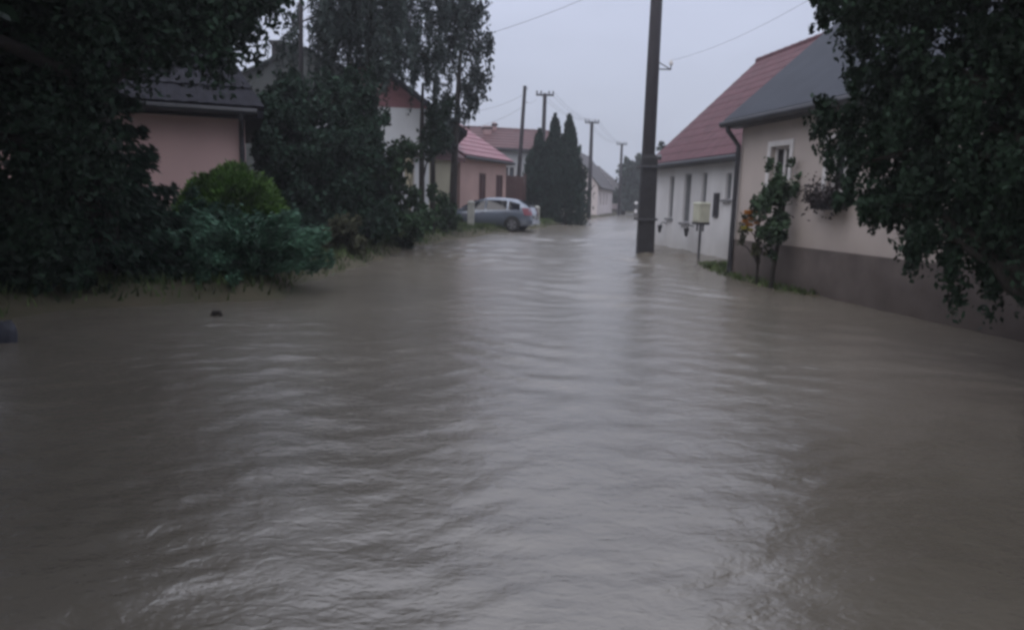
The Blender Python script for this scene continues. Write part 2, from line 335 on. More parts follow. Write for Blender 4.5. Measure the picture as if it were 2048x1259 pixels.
def house(name, label, O, xd, Lh, Wd, eave, rz, wallm, roofm, group=None, front=(), left=(), right=(), n=12, wave=.03, ov=.35, ovx=.25, plinth=None, hip=0, gutter=True,
          pipes=(), fm=None, gm=None, trim=None, sill=None, gable_m=None, gable_z=None, chim=(), chim_m=None, cat='house', back_courses=0, step=.035, wopts={}):
    """local x along the street wall, y into the house, z up; the wall at y=0 faces -y"""
    ang = math.atan2(xd[1], xd[0]); root = empty(name, (O[0], O[1], O[2] if len(O) > 2 else 0), label, cat, group, ang)
    fm = fm or M_trim; gm = gm or M_glass; yr = Wd/2
    frF = frame_of((0, 0, 0), X3, -Y3); frL = frame_of((0, Wd, 0), -Y3, -X3); frR = frame_of((Lh, 0, 0), Y3, X3); frB = frame_of((Lh, Wd, 0), -X3, Y3)
    mb = MB(); wall_panel(mb, frF, Lh, eave, front); wall_panel(mb, frL, Wd, eave, left); wall_panel(mb, frR, Wd, eave, right); wall_panel(mb, frB, Lh, eave, ())
    if not hip and gable_m is None:
        mb.poly((0, Wd, eave), (0, 0, eave), (0, yr, rz)); mb.poly((Lh, 0, eave), (Lh, Wd, eave), (Lh, yr, rz))
    wl = mb.build('wall', wallm, root)
    if gable_m:
        for xx, s in ((0, -1), (Lh, 1)):
            x_ = xx+s*.015
            MB().hexa([(x_, 0, eave), (x_, Wd, eave), (x_, yr+.01, rz-.01), (x_, yr-.01, rz-.01)], [(x_-s*.12, 0, eave), (x_-s*.12, Wd, eave), (x_-s*.12, yr+.01, rz-.01), (x_-s*.12, yr-.01, rz-.01)]).build('gable_cladding', gable_m, root)
    tan = (rz-eave)/yr; ze = eave-ov*tan
    # roof deck
    rb = MB(); h_ = hip; t = .12
    if not hip:
        for (ya, yb) in ((-ov, yr), (Wd+ov, yr)):
            rb.hexa([(-ovx, ya, ze-t+.1), (Lh+ovx, ya, ze-t+.1), (Lh+ovx, yb, rz-t+.1), (-ovx, yb, rz-t+.1)], [(-ovx, ya, ze+.1), (Lh+ovx, ya, ze+.1), (Lh+ovx, yb, rz+.1), (-ovx, yb, rz+.1)])
    else:
        e = ov; x0, x1 = -e, Lh+e; r0, r1 = x0+hip, x1-hip
        for dz in (.1,):
            rb.poly((x0, -e, ze+dz), (x1, -e, ze+dz), (r1, yr, rz+dz), (r0, yr, rz+dz)); rb.poly((x1, Wd+e, ze+dz), (x0, Wd+e, ze+dz), (r0, yr, rz+dz), (r1, yr, rz+dz))
            rb.poly((x0, Wd+e, ze+dz), (x0, -e, ze+dz), (r0, yr, rz+dz)); rb.poly((x1, -e, ze+dz), (x1, Wd+e, ze+dz), (r1, yr, rz+dz))
        rb.box(x0+.02, x1-.02, -e+.02, Wd+e-.02, ze-.10, ze+.08)
    rf = rb.build('roof', roofm, root)
    slope_courses(rf, roofm, (-ov if hip else -ovx), (Lh+ov if hip else Lh+ovx), -ov, ze+.1, yr, rz+.1, n, wave, hip=hip, step=step)
    if back_courses: slope_courses(rf, roofm, (-ov if hip else -ovx), (Lh+ov if hip else Lh+ovx), Wd+ov, ze+.1, yr, rz+.1, back_courses, wave, hip=hip)
    rc = MB(); x0, x1 = (-ov+hip, Lh+ov-hip) if hip else (-ovx-.02, Lh+ovx+.02)
    nc = max(2, int((x1-x0)/.45))
    for i in range(nc):
        a = x0+(x1-x0)*i/nc; rc.tube([(a, yr, rz+.10), (a+(x1-x0)/nc+.03, yr, rz+.10)], [.13, .11], 7)
    rc.build('ridge_cap', roofm, rf)
    if gutter:
        g = MB(); g.tube([(-ovx, -ov-.06, ze+.02), (Lh+ovx, -ov-.06, ze+.02)], .075, 8); g.build('gutter', M_gutter, root)
        MB().box(-ovx+.03, Lh+ovx-.03, -ov+.03, -.002, ze-.06, ze-.03).build('soffit', M_gutter if gutter != 'light' else wallm, root)
    for px_ in pipes:
        MB().tube([(px_, -ov-.06, ze), (px_, -ov-.05, ze-.12), (px_, -.10, ze-.45), (px_, -.10, .1)], .055, 8).build('downpipe', M_gutter, root)
    for q in front: window(frF, q, root, fm, gm, sill, trim, **wopts)
    for q in left: window(frL, q, root, fm, gm, sill, trim, **wopts)
    for q in right: window(frR, q, root, fm, gm, sill, trim, **wopts)
    if plinth:
        pm, ph = plinth; pb = MB(); d_ = .035
        pb.box(-d_, Lh+d_, -d_, -.001, -.7, ph); pb.box(-d_, -.001, 0, Wd, -.7, ph); pb.box(Lh+.001, Lh+d_, 0, Wd, -.7, ph)
        pb.build('plinth', pm, root)
    for (cx, cy, cz, cw, ch) in chim:
        cb = MB(); cb.box(cx-cw/2, cx+cw/2, cy-cw/2, cy+cw/2, cz, cz+ch); ck = cb.build('chimney', chim_m or roofm, rf)
        MB().box(cx-cw/2-.06, cx+cw/2+.06, cy-cw/2-.06, cy+cw/2+.06, cz+ch-.22, cz+ch-.1).build('chimney_cap', M_conc, rf)
    return root
def dirn(a, b):
    d = np.array(b[:2])-np.array(a[:2]); return d/np.linalg.norm(d), np.linalg.norm(d)

# white house, long side along the street on the right
wf = atw(1303, 487); wn = atw(1463, 523)
wd, wl_ = dirn(wf, wn)
def wu(px): # distance along the white wall of a picture column near the wall
    r = ray(px, 420); A = np.array([[wd[0], -r[0]], [wd[1], -r[1]]]); return float(np.linalg.solve(A, -np.array(wf[:2]))[0])
wlen = wl_+3.0
wins = []
for (pl, pr, ya, yb) in ((1336, 1345, 352, 436), (1365, 1379, 347, 445), (1400, 1410, 345, 412), (1447, 1459, 346, 399)):
    u0, u1 = wu(pl), wu(pr); um = (u0+u1)/2; yv = wf[1]+wd[1]*um
    z1 = aty((pl+pr)/2, ya, yv)[2]; z0 = aty((pl+pr)/2, yb, yv)[2]; wins.append((u0, u1, z0, z1))
white = house('white_house', 'long white rendered house with red tiled roof behind the thick dark pole', (wf[0], wf[1], 0), wd, wlen, 7.5, 3.13, 6.72, M_white, M_redroof,
    front=wins, n=13, step=.010, wave=.02, ov=.28, fm=mat('grey_frame', (.25, .25, .27), .5, .1, 4), gm=M_greyglass, sill=mat('grey_sill', (.17, .17, .18), .6, .1, 4), wopts=dict(fw=.05, mull=False, depth=.12))
u = wu(1433); yv = wf[1]+wd[1]*u
zt, zb = aty(1434, 386, yv)[2], aty(1432, 434, yv)[2]
frW = frame_of((0, 0, 0), X3, -Y3)
MB().fbox(frW, u-.16, u+.16, zb, zt, .003, .05).build('notice_board', M_gutter, white)
for pxm, pym in ((1335, 456), (1390, 463)):
    u = wu(pxm); z = aty(pxm, pym, wf[1]+wd[1]*u)[2]
    m = MB(); m.tube([(u, -.01, z+.16), (u, -.16, z+.2), (u, -.24, z+.1)], .018, 6); m.hexa([(u-.07, -.31, z+.1), (u+.07, -.31, z+.1), (u+.07, -.17, z+.1), (u-.07, -.17, z+.1)], [(u-.03, -.27, z-.16), (u+.03, -.27, z-.16), (u+.03, -.21, z-.16), (u-.03, -.21, z-.16)])
    m.build('wall_lantern', M_gutter, white)

# beige house in front of it, nearer
bp0 = atw(1580, 578); bp1 = atw(1820, 633); bd, _ = dirn(bp0, bp1)
bfar = np.array(bp0[:2])-bd*2.35
def bu(px):
    r = ray(px, 400); A = np.array([[bd[0], -r[0]], [bd[1], -r[1]]]); return float(np.linalg.solve(A, -bfar)[0])
def bz(px, py): return aty(px, py, bfar[1]+bd[1]*bu(px))[2]
q1 = (bu(1535), bu(1573), bz(1550, 384), bz(1550, 292)); wb = q1[1]-q1[0]
q2 = (bu(1650), bu(1650)+wb, q1[2], q1[3]); q3 = (q2[1]+1.15, q2[1]+1.15+wb, q1[2], q1[3])
beige = house('beige_house', 'beige house with brown plinth and grey roof behind the hanging tree', (bfar[0], bfar[1], 0), bd, 10.5, 8.2, 3.66, 7.3, M_beige, M_greyroof,
    front=[q1, q2, q3], n=1, step=.006, wave=0, ov=.34, ovx=.22, plinth=(M_plinth, .85), pipes=(.06,), trim=M_trim, sill=M_trim, wopts=dict(fw=.05, depth=.14))
# flower boxes under the beige windows
def flowerbox(q, label):
    root = empty('window_flower_box', (0, 0, 0), label, 'flower box', 'flower boxes under the beige house windows'); root.matrix_world = beige.matrix_basis
    zc = q[2]-.12; u0, u1 = q[0]-.05, q[1]+.05
    MB().hexa([(u0+.03, -.26, zc-.2), (u1-.03, -.26, zc-.2), (u1-.03, -.095, zc-.2), (u0+.03, -.095, zc-.2)], [(u0, -.30, zc), (u1, -.30, zc), (u1, -.095, zc), (u0, -.095, zc)]).build('box', M_gutter, root)
    P = np.stack([rng.uniform(u0-.08, u1+.08, 900), rng.normal(-.26, .09, 900), zc+rng.normal(.02, .13, 900)], -1); P[:, 1] = np.minimum(P[:, 1], -.1)
    link('foliage', leaf_mesh(P, .035, .02, .3), leafmat('box_plants', (.035, .030, .032)), root)

# ------------------------------------------------------------------ foliage tools
def unit(a): return a/(np.linalg.norm(a, axis=-1, keepdims=True)+1e-9)
def leaf_mesh(P, l, wd_, droop=.3, g=rng, axis=None):
    n = len(P); a = g.normal(size=(n, 3))
    if axis is not None: a = unit(a)*(1-droop)+axis*droop*1.6
    else: a = unit(a); a[:, 2] -= droop*1.6
    a = unit(a); b = unit(np.cross(a, g.normal(size=(n, 3)))); s = (.65+.7*g.random((n, 1)))
    A = a*l*s; B = b*wd_*s
    V = np.stack([P-A, P-A*.1+B, P+A, P-A*.1-B], 1).reshape(-1, 3)
    return quads_mesh('crown', V)
def ball_points(blobs, od, area, sub=.28, droop=0., g=rng):
    """points gathered in small clumps inside each ball, hanging tails when droop > 0"""
    out = []
    for (x, y, z, r) in blobs:
        n = int(2*od*math.pi*r*r/area); k = max(5, int(9*(r/.45)**2)); k = min(k, 260)
        c = unit(g.normal(size=(k, 3)))*(g.random((k, 1))**.42)*r*.92; c[:, 2] *= .9
        i = g.integers(0, k, n); rr = min(sub, r*.55)*(.6+.8*g.random(k))
        off = np.clip(g.normal(size=(n, 3)), -1.7, 1.7)*.5*rr[i][:, None]
        if droop >= 1:
            t_ = g.random(n)**1.3; th_ = np.abs(off[:, 2])+t_*rr[i]*1.6; off[:, :2] *= (1-.72*t_)[:, None]; off[:, 2] = rr[i]*.35-th_
        elif droop: off[:, 2] = np.where(g.random(n) < .5, -np.abs(off[:, 2])*(1+2.4*droop), off[:, 2]); off[:, :2] *= (1-.35*droop)
        out.append(np.array([x, y, z])+c[i]+off)
    return np.concatenate(out)
def limb_mesh(a, b, r0, r1, sag=.12, k=6, n=6, g=rng):
    a = np.array(a, float); b = np.array(b, float); t = np.linspace(0, 1, n)[:, None]
    P = a+(b-a)*t; P[:, 2] += (np.sin(t[:, 0]*math.pi))*np.linalg.norm(b-a)*sag; P[1:-1] += g.normal(size=(n-2, 3))*.03*np.linalg.norm(b-a)
    return MB().tube(P, list(r0+(r1-r0)*t[:, 0]), k).mesh('limb')
def blob_tree(name, label, trunk, trad, blobs, m, l=.06, w_=.035, od=3, sub=.28, droop=.0, ldroop=.35, cat='tree', group=None, limb_r=.5, maxlimb=12, bark=None, sag=.1, root_at=None, fol='crown', stem='trunk'):
    trunk = [np.array(p, float) for p in trunk]; base = trunk[0] if root_at is None else np.array(root_at, float)
    root = empty(name, base, label, cat, group); T = [p-base for p in trunk]
    blobs = [(b[0]-base[0], b[1]-base[1], b[2]-base[2], b[3]) for b in blobs]
    MB().tube(T, trad, 10).build(stem, bark or M_bark, root, True)
    for b in sorted(blobs, key=lambda q: -q[3])[:maxlimb]:
        bb = np.array(b[:3]); best = min(T[1:], key=lambda p: np.linalg.norm(p-bb)+max(0, p[2]-bb[2]+.25)*2) if len(T) > 1 else T[0]
        i = [j for j, p in enumerate(T) if p is best][0]
        if np.linalg.norm(bb-best) > .15: link('limb', limb_mesh(best, bb, trad[i]*limb_r, trad[i]*.08+.006, sag), bark or M_bark, root, True)
    P = ball_points(blobs, od, 2*l*w_, sub, droop)
    link(fol, leaf_mesh(P, l, w_, ldroop), m, root)
    return root
def pb(px, py, y, r): p = aty(px, py, y); return (p[0], p[1], p[2], r)

flowerbox(q2, 'dark planted flower box under the middle beige window beside the hanging tree')

# ------------------------------------------------------------------ big hanging tree on the right
tb = np.array([4.72, 5.95, -.3])
blobs = [pb(1950, -170, 7, 1.5), pb(1800, -40, 7.2, .75), pb(1900, 130, 7, .9), pb(1785, 150, 7.4, .42), pb(1745, 245, 7.6, .48), pb(1645, 205, 7.6, .2), pb(1690, 230, 7.6, .24),
    pb(1820, 330, 7.2, .5), pb(1715, 330, 7.4, .26), pb(1690, 395, 7.4, .17), pb(1930, 370, 6.8, .62), pb(1745, 400, 7.3, .26), pb(1860, 470, 6.8, .25), pb(1960, 500, 6.6, .36), pb(2050, 430, 6.5, .65),
    pb(1900, 510, 6.7, .14), pb(2010, 545, 6.5, .15), pb(1645, 8, 7.5, .17), pb(1640, 45, 7.5, .09), pb(1715, 15, 7.5, .2), pb(1730, 80, 7.5, .14), pb(2040, 150, 6.6, .9), pb(2060, 300, 6.3, .7),
    (5.2, 5.2, 4.6, 1.5), (6.0, 7.0, 4.4, 1.5), (5.6, 4.2, 3.4, 1.0), (4.6, 4.0, 5.4, 1.3), (6.4, 5.4, 6.0, 1.8), (4.4, 6.4, 6.4, 1.6)]  # crown balls out of view, placed to darken the water on the right
blob_tree('hanging_tree', 'big dark tree with hanging leafy branches at the right edge', [tb, tb+[.02, .02, 1.0], tb+[.08, .05, 2.2], tb+[.2, .2, 3.6], tb+[.25, .3, 5.2], tb+[.3, .3, 6.6]], [.17, .15, .14, .12, .1, .05],
    blobs, M_right, .034, .019, 2.3, .24, 1.1, .6, maxlimb=20)

tb = np.array([5.0, 1.0, -.3])  # tree added out of view to darken the near right water
blobs = [(4.6, 2.6, 4.4, 1.5), (5.8, 2.0, 3.2, 1.5), (4.6, .8, 4.6, 1.6), (6.2, 3.6, 2.0, 1.1), (3.4, 1.4, 5.4, 1.2), (3.5, 2.3, 2.7, 1.0), (3.0, 3.0, 4.6, 1.0), (3.2, 1.0, 3.6, 1.1), (4.4, 3.6, 3.9, 1.0), (2.6, .8, 4.6, 1.0), (3.4, -.6, 3.4, 1.3)]
blob_tree('unseen_shade_tree', 'unseen leafy tree added beside the viewer to shade the near right water', [tb, tb+[-.05, 0, 1.2], tb+[-.2, .1, 2.6], tb+[-.3, .1, 4.2], tb+[-.3, .1, 5.6]], [.24, .2, .17, .12, .06], blobs, M_right, .09, .055, 2.4, .4, .45, .4, maxlimb=10)

# ------------------------------------------------------------------ trees and shrubs on the left bank
tb = np.array([-6.3, 10.6, .1])
blobs = [pb(60, 40, 10, 1.5), pb(230, 30, 10.6, 1.0), pb(380, 20, 11, .95), pb(455, 30, 11.2, .55), pb(522, 0, 11.2, .38), pb(330, 75, 11, .45), pb(430, 70, 11.3, .35), pb(465, 72, 11.4, .22), pb(170, 150, 10.2, .5), pb(60, 200, 9.6, 1.0),
    pb(140, 290, 9.9, .7), pb(40, 380, 9.5, .8), pb(120, 420, 9.9, .55), pb(560, -10, 11.3, .2), pb(250, -120, 11, 1.5), pb(450, -110, 11.4, 1.1), pb(60, -160, 9.5, 1.8),
    (-8.5, 8.4, 4.8, 2.0), (-7.5, 6.0, 5.2, 1.8), (-6.2, 3.6, 5.0, 1.7), (-9.5, 5.0, 4.2, 2.2), (-8, 11, 8, 2.2), (-6.6, 8.5, 7.6, 1.9), (-6.0, 5.6, 3.4, 1.1), (-7.4, 7.6, 2.6, 1.2), (-5, 7, 5.3, 1.6), (-4.6, 5.3, 5.1, 1.3), (-6, 8.8, 4.8, 1.3)]  # crown extended out of view to block sky light and reflections on the left water
blob_tree('dark_broad_tree', 'huge dark leafy tree hanging over the left edge of the flood', [tb, tb+[.05, 0, 1.2], tb+[.1, -.1, 2.6], tb+[.0, -.2, 4.2], tb+[-.2, -.2, 6.0], tb+[-.3, -.2, 8.0]], [.30, .26, .23, .19, .14, .06],
    blobs, M_left, .056, .032, 2.2, .34, .5, .4, maxlimb=22)

tb = np.array([-4.5, .7, -.3])  # another unseen tree, added so the near left water falls in shade
blobs = [(-5.2, 2.2, 4.2, 1.6), (-3.6, 1.2, 4.6, 1.5), (-5.8, .4, 3.2, 1.7), (-4.4, -1.2, 4.4, 1.8), (-6.6, 3.2, 2.4, 1.4), (-3.8, 3.6, 5.6, 1.4), (-2.8, -.8, 5.0, 1.2), (-3.5, 2.4, 2.4, 1.1), (-2.5, 1.5, 3.7, 1.1), (-2.4, 3.2, 4.3, 1.1), (-3.6, .4, 2.4, 1.3), (-3.8, 4.4, 3.9, .9), (-2.0, -.2, 3.8, 1.1), (-4.6, 3.4, 3.2, 1.1), (-1.7, .6, 4.3, 1.0), (-3.1, 2.7, 3.5, .9), (-2.9, 4.6, 4.8, .9), (-2.6, -1.2, 3.2, 1.2)]
blob_tree('unseen_shade_tree', 'unseen leafy tree added beside the viewer to shade the near left water', [tb, tb+[.05, 0, 1.2], tb+[.2, .1, 2.6], tb+[.3, .1, 4.2], tb+[.3, .1, 5.6]], [.24, .2, .17, .12, .06], blobs, M_left, .09, .055, 2.4, .4, .45, .4, maxlimb=12)
def spruce(name, label, base, H, Rb, m, lev=13, nb=11, l=.07, w_=.025, z0=.12, droop=.25, dens=1., trad=.14, group=None):
    base = np.array(base, float); root = empty(name, base, label, 'tree', group)
    MB().tube([(0, 0, -.2), (0, 0, H*.5), (0, 0, H*.98)], [trad, trad*.6, .015], 9).build('trunk', M_bark, root, True)
    pts = []; ax = []
    for i in range(lev):
        f = z0+(1-z0)*i/lev; z = H*f; Lb = Rb*(1-f)**.85*(.8+.35*rng.random())
        for j in range(nb):
            an = 6.283*(j/nb)+rng.random()*.5+i; Lj = Lb*(.7+.45*rng.random()); n = 7; t = np.linspace(0, 1, n)
            P = np.stack([np.cos(an)*Lj*t, np.sin(an)*Lj*t, z+rng.normal()*.08-droop*Lj*t**1.2+.22*Lj*t**3], -1)
            if (i*nb+j) % 6 == 0: MB().tube(P, list(.022-.019*t), 5).build('limb', M_bark, root, True)
            k = int(190*dens*Lj); s = rng.random(k)**.75; q = np.stack([np.interp(s, t, P[:, c]) for c in range(3)], -1)
            side = np.array([-np.sin(an), np.cos(an), 0]); lat = rng.normal(size=k)*.15*Lj*(1.1-s)+rng.normal(size=k)*.04
            q = q+side*lat[:, None]; q[:, 2] -= np.abs(lat)*.25+np.abs(rng.normal(size=k))*.11
            pts.append(q); ax.append(np.repeat(unit(np.array([[np.cos(an), np.sin(an), -.6]])), k, 0))
    P = np.concatenate(pts); A = np.concatenate(ax)
    link('crown', leaf_mesh(P, l, w_, .6, axis=A), m, root); return root
p = aty(190, 560, 11.0); spruce('low_spruce', 'dark spruce with drooping branches in front of the pink house', (p[0], 11.0, float(ground_z(p[0], 11.0))), 4.3, 1.75, M_dark, 13, 12, .075, .026, .06, .33)
# leafy undergrowth at the left water edge
def shrub(name, label, blobs, m, l=.06, w_=.035, od=3.2, sub=.2, droop=.2, group=None, cat='bush', ldroop=.2):
    x = np.mean([b[0] for b in blobs]); y = np.mean([b[1] for b in blobs]); z = float(ground_z(x, y))-.05
    return blob_tree(name, label, [(x, y, z), (x, y, z+.25), (x+.03, y, z+.5)], [.06, .05, .04], blobs, m, l, w_, od, sub, droop, ldroop, cat, group, maxlimb=7, fol='foliage', stem='stem')
shrub('undergrowth_bush', 'black-green bush at the far left water edge', [pb(20, 480, 9.2, .55), pb(90, 520, 9.4, .4), pb(150, 540, 9.6, .3), pb(30, 560, 9.0, .33), pb(-60, 500, 9, .6), pb(120, 470, 9.8, .4)], M_left, .07, .04)
shrub('shaded_bush', 'dark shaded bush between the spruce and the blue-green juniper', [pb(235, 470, 11.6, .5), pb(290, 430, 12, .5), pb(260, 540, 11.2, .35), pb(215, 560, 10.9, .28), pb(320, 520, 11.4, .4)], M_dark, .06, .03)
# rounded bright bush
p = aty(465, 420, 13.2)
def dome_bush(name, label, c, rx, ry, h, m, n=9000, l=.045, w_=.018, noise=.1, group=None, cat='bush', up=.5):
    x, y = c; z = float(ground_z(x, y)); root = empty(name, (x, y, z), label, cat, group)
    st = MB()
    for k in range(7):
        a = k*.9; st.tube([(0, 0, -.1), (.12*math.cos(a)*rx, .12*math.sin(a)*ry, h*.3), (.45*math.cos(a)*rx, .45*math.sin(a)*ry, h*.7)], [.035, .025, .008], 5)
    st.build('stem', M_bark, root)
    d = unit(rng.normal(size=(n, 3))); d[:, 2] = np.abs(d[:, 2])*1.0-.12
    lump = 1+noise*np.sin(d[:, 0]*7+c[0])*np.sin(d[:, 1]*6+2)*np.cos(d[:, 2]*8)
    rr = (1-.30*rng.random(n)**2)*lump+rng.normal(size=n)*.02
    P = np.stack([d[:, 0]*rx*rr, d[:, 1]*ry*rr, np.maximum(.02, .12+d[:, 2])**.72*h*rr], -1)
    ax = unit(d*np.array([1, 1, .6])+np.array([0, 0, up])); link('foliage', leaf_mesh(P, l, w_, .55, axis=ax), m, root); return root
dome_bush('round_bush', 'bright green rounded bush below the pink house wall', (p[0], 13.2), 1.12, 1.0, 1.8, M_bushgreen, 16000, .05, .02, noise=.08, up=.2)
# blue-green spreading juniper
def juniper(name, label, c, R0, H, m, nb=150, group=None):
    x, y = c; z = float(ground_z(x, y)); root = empty(name, (x, y, z), label, 'bush', group)
    pts = []; axs = []; st = MB()
    for i in range(nb):
        an = rng.random()*6.283; Lr = R0*(.35+.65*rng.random()**.6); hh = H*(.15+.85*rng.random())*(1.15-.55*Lr/R0); n = 8; t = np.linspace(0, 1, n)
        P = np.stack([np.cos(an)*Lr*t*1.15, np.sin(an)*Lr*t*.9, hh*np.sin(np.minimum(t*1.75, 1.75))-.1*t], -1)
        if i % 5 == 0: st.tube(P, list(.02-.016*t), 5)
        k = 270; s = .25+.75*rng.random(k)**.7; q = np.stack([np.interp(s, t, P[:, c_]) for c_ in range(3)], -1)
        fw = .16*(1.15-s); side = np.array([-np.sin(an), np.cos(an), 0]); q = q+side*(rng.normal(size=k)*fw)[:, None]; q[:, 2] += rng.normal(size=k)*.05; q[:, 2] = np.maximum(q[:, 2], -.05)
        pts.append(q); axs.append(np.repeat(unit(np.array([[np.cos(an), np.sin(an), .25]])), k, 0))
    st.build('stem', M_bark, root); P = np.concatenate(pts); A = np.concatenate(axs)
    link('foliage', leaf_mesh(P, .05, .016, .6, axis=A), m, root); return root
p = aty(490, 560, 11.6); juniper('spreading_juniper', 'blue-green spreading juniper leaning over the water', (p[0], 11.6), 1.4, 1.32, M_juniper, 130)
p = aty(300, 540, 11.3); juniper('shaded_juniper', 'shaded low juniper left of the spreading one', (p[0], 11.3), 1.1, 1.0, M_juniper, 70)
p = aty(370, 520, 12.4); juniper('tall_juniper', 'taller dusky juniper rising behind the spreading one', (p[0], 12.4), 1.35, 1.6, M_juniper, 85)
shrub('low_brown_bush', 'low brownish bush at the bank right of the juniper', [pb(690, 470, 16.5, .42), pb(665, 490, 16.4, .3), pb(720, 485, 16.4, .3), pb(700, 450, 16.8, .28)], M_olive, .06, .03, droop=.1)
# dark evergreen mass
p = aty(590, 420, 19.0); spruce('broad_spruce', 'broad dark spruce right of the pink house', (p[0], 19.0, float(ground_z(p[0], 19.0))), 4.7, 1.5, M_dark, 15, 12, .10, .035, .04, trad=.13)
p = aty(705, 420, 20.0); spruce('dense_spruce', 'dense dark spruce behind the low brownish bush', (p[0], 20.0, float(ground_z(p[0], 20.0))), 5.0, 1.7, M_dark, 15, 12, .10, .035, .04, trad=.13)
shrub('dark_evergreen_bush', 'dark evergreen bush in front of the two spruces', [pb(560, 330, 17.5, .75), pb(640, 300, 18, .8), pb(600, 400, 17.2, .7), pb(700, 390, 18, .8), pb(650, 440, 17.2, .6), pb(740, 430, 18, .6), pb(720, 310, 18.4, .6), pb(540, 235, 18, .55), pb(590, 210, 18.4, .6), pb(545, 290, 17.6, .6), pb(640, 225, 18.6, .55), pb(685, 250, 18.8, .6), pb(560, 180, 18.4, .3), pb(725, 270, 18.8, .5), pb(730, 205, 19, .55), pb(755, 245, 19.3, .42), pb(700, 175, 19.5, .5), pb(650, 170, 19.4, .5), pb(745, 150, 19.8, .35), pb(535, 190, 18.2, .42), pb(590, 165, 18.6, .42)], M_dark, .07, .035, 3.2)
shrub('green_hedge_bush', 'mid green leafy bush below the white gable', [pb(790, 330, 20, .6), pb(800, 400, 20, .65), pb(760, 360, 20, .6), pb(815, 290, 20.4, .4), pb(770, 440, 19.6, .5), pb(820, 450, 19.6, .45), pb(848, 410, 20.5, .3), pb(846, 450, 20.2, .3), pb(862, 425, 21, .26), pb(866, 385, 21.4, .24)], M_mid, .08, .045, 3.2)
shrub('bank_bush', 'small green bush between the thin trunks and the parked car', [pb(892, 420, 26, .42), pb(880, 440, 25.6, .35), pb(905, 440, 26, .3), pb(890, 395, 26.4, .3)], M_mid, .07, .04)

# tall hanging tree with open crown
def weeper(name, label, base, H, reach, m, trad=.27, nl=30, zlo=.35, seed=1, strand=1.3, squash=1., l=.10, w_=.022, per=60, top=1.0):
    g = np.random.default_rng(seed); base = np.array(base, float); root = empty(name, base, label, 'tree')
    MB().tube([(0, 0, -.3), (.03, 0, H*.3), (-.03, 0, H*.7), (0, 0, H)], [trad, trad*.85, trad*.45, .03], 10).build('trunk', M_bark, root, True)
    pts = []
    for i in range(nl):
        f = zlo+(1-zlo)*(i+.5)/nl; an = i*2.4+g.random()*.7; Lr = reach*(1-.55*((f-zlo)/(1-zlo))**1.4)*(.65+.45*g.random())
        n = 8; t = np.linspace(0, 1, n); P = np.stack([np.cos(an)*Lr*t, np.sin(an)*Lr*t*squash, H*f+.35*Lr*np.sin(t*2.2)*.6-.45*Lr*t**2], -1)
        link('limb', MB().tube(P, list(trad*.22*(1-t)+.008), 6).mesh('limb'), M_bark, root, True)
        ns = int(Lr*13)+3
        for s in .2+.8*g.random(ns):
            q = np.array([np.interp(s, t, P[:, c]) for c in range(3)])+g.normal(size=3)*np.array([.32, .32, .12]); ln = strand*(.35+.75*g.random())
            k = int(per*ln); d = g.random(k); pts.append(q+np.stack([g.normal(size=k)*.045+.1*d*g.normal(), g.normal(size=k)*.045+.1*d*g.normal(), -d*ln], -1))
    P = np.concatenate(pts); link('crown', leaf_mesh(P, l, w_, .55, g), m, root); return root
p = aty(742, 430, 22.0); weeper('weeping_larch', 'tall open tree with curtains of hanging twigs behind the spruces', (p[0], 22, .35), 11.5, 3.0, M_larch, .25, 36, .47, 3, 1.3, per=50)
# denser tree to its right
tb = np.array([aty(906, 400, 27)[0], 27, .35])
blobs = [pb(925, -60, 27, 1.3), pb(930, 30, 27, .95), pb(950, 90, 27, .72), pb(960, 150, 27, .5), pb(935, 180, 27, .5), pb(890, 100, 27.3, .7), pb(880, 20, 27.4, .8), pb(905, 235, 27, .3), pb(925, 225, 26.9, .3), pb(945, 205, 27, .26), pb(885, 265, 26.6, .36), pb(868, 285, 26.4, .26),
    pb(905, 280, 26.8, .25), pb(880, 200, 27, .35), pb(940, -150, 27, 1.1)]
blob_tree('dense_crown_tree', 'tree with dense rounded crown standing out against the sky above the car', [tb, tb+[0, 0, 1.6], tb+[.05, 0, 3.2], tb+[.15, 0, 5.5], tb+[.3, 0, 8.5]], [.17, .14, .12, .09, .03], blobs, M_larch, .09, .045, 2.2, .3, .9, .6, maxlimb=12)
for (px_, dy, z1, lab) in ((842, 23, 5.2, 'thin dark tree trunk left of the pair beside the white gable'), (864, 24.5, 5.6, 'thin dark tree trunk right of the pair beside the yellow wall')):
    q = aty(px_, 450, dy); b_ = np.array([q[0], dy, .25])
    bl = [(b_[0]+dx, dy+dyy, z1+dz-.6, r_) for dx, dyy, dz, r_ in ((.1, 0, -1.0, .32), (.42, .1, -1.2, .3), (.3, .1, -.6, .3), (.5, .2, -.2, .35), (.2, 0, -1.6, .22))]
    blob_tree('thin_tree', lab, [b_, b_+[0.02, 0, 1.5], b_+[.0, 0, 3.2], b_+[.03, 0, z1-.3]], [.11, .095, .08, .04], bl, M_left, .08, .045, 2.6, .3, .5, .45, group='thin trees on the bank')

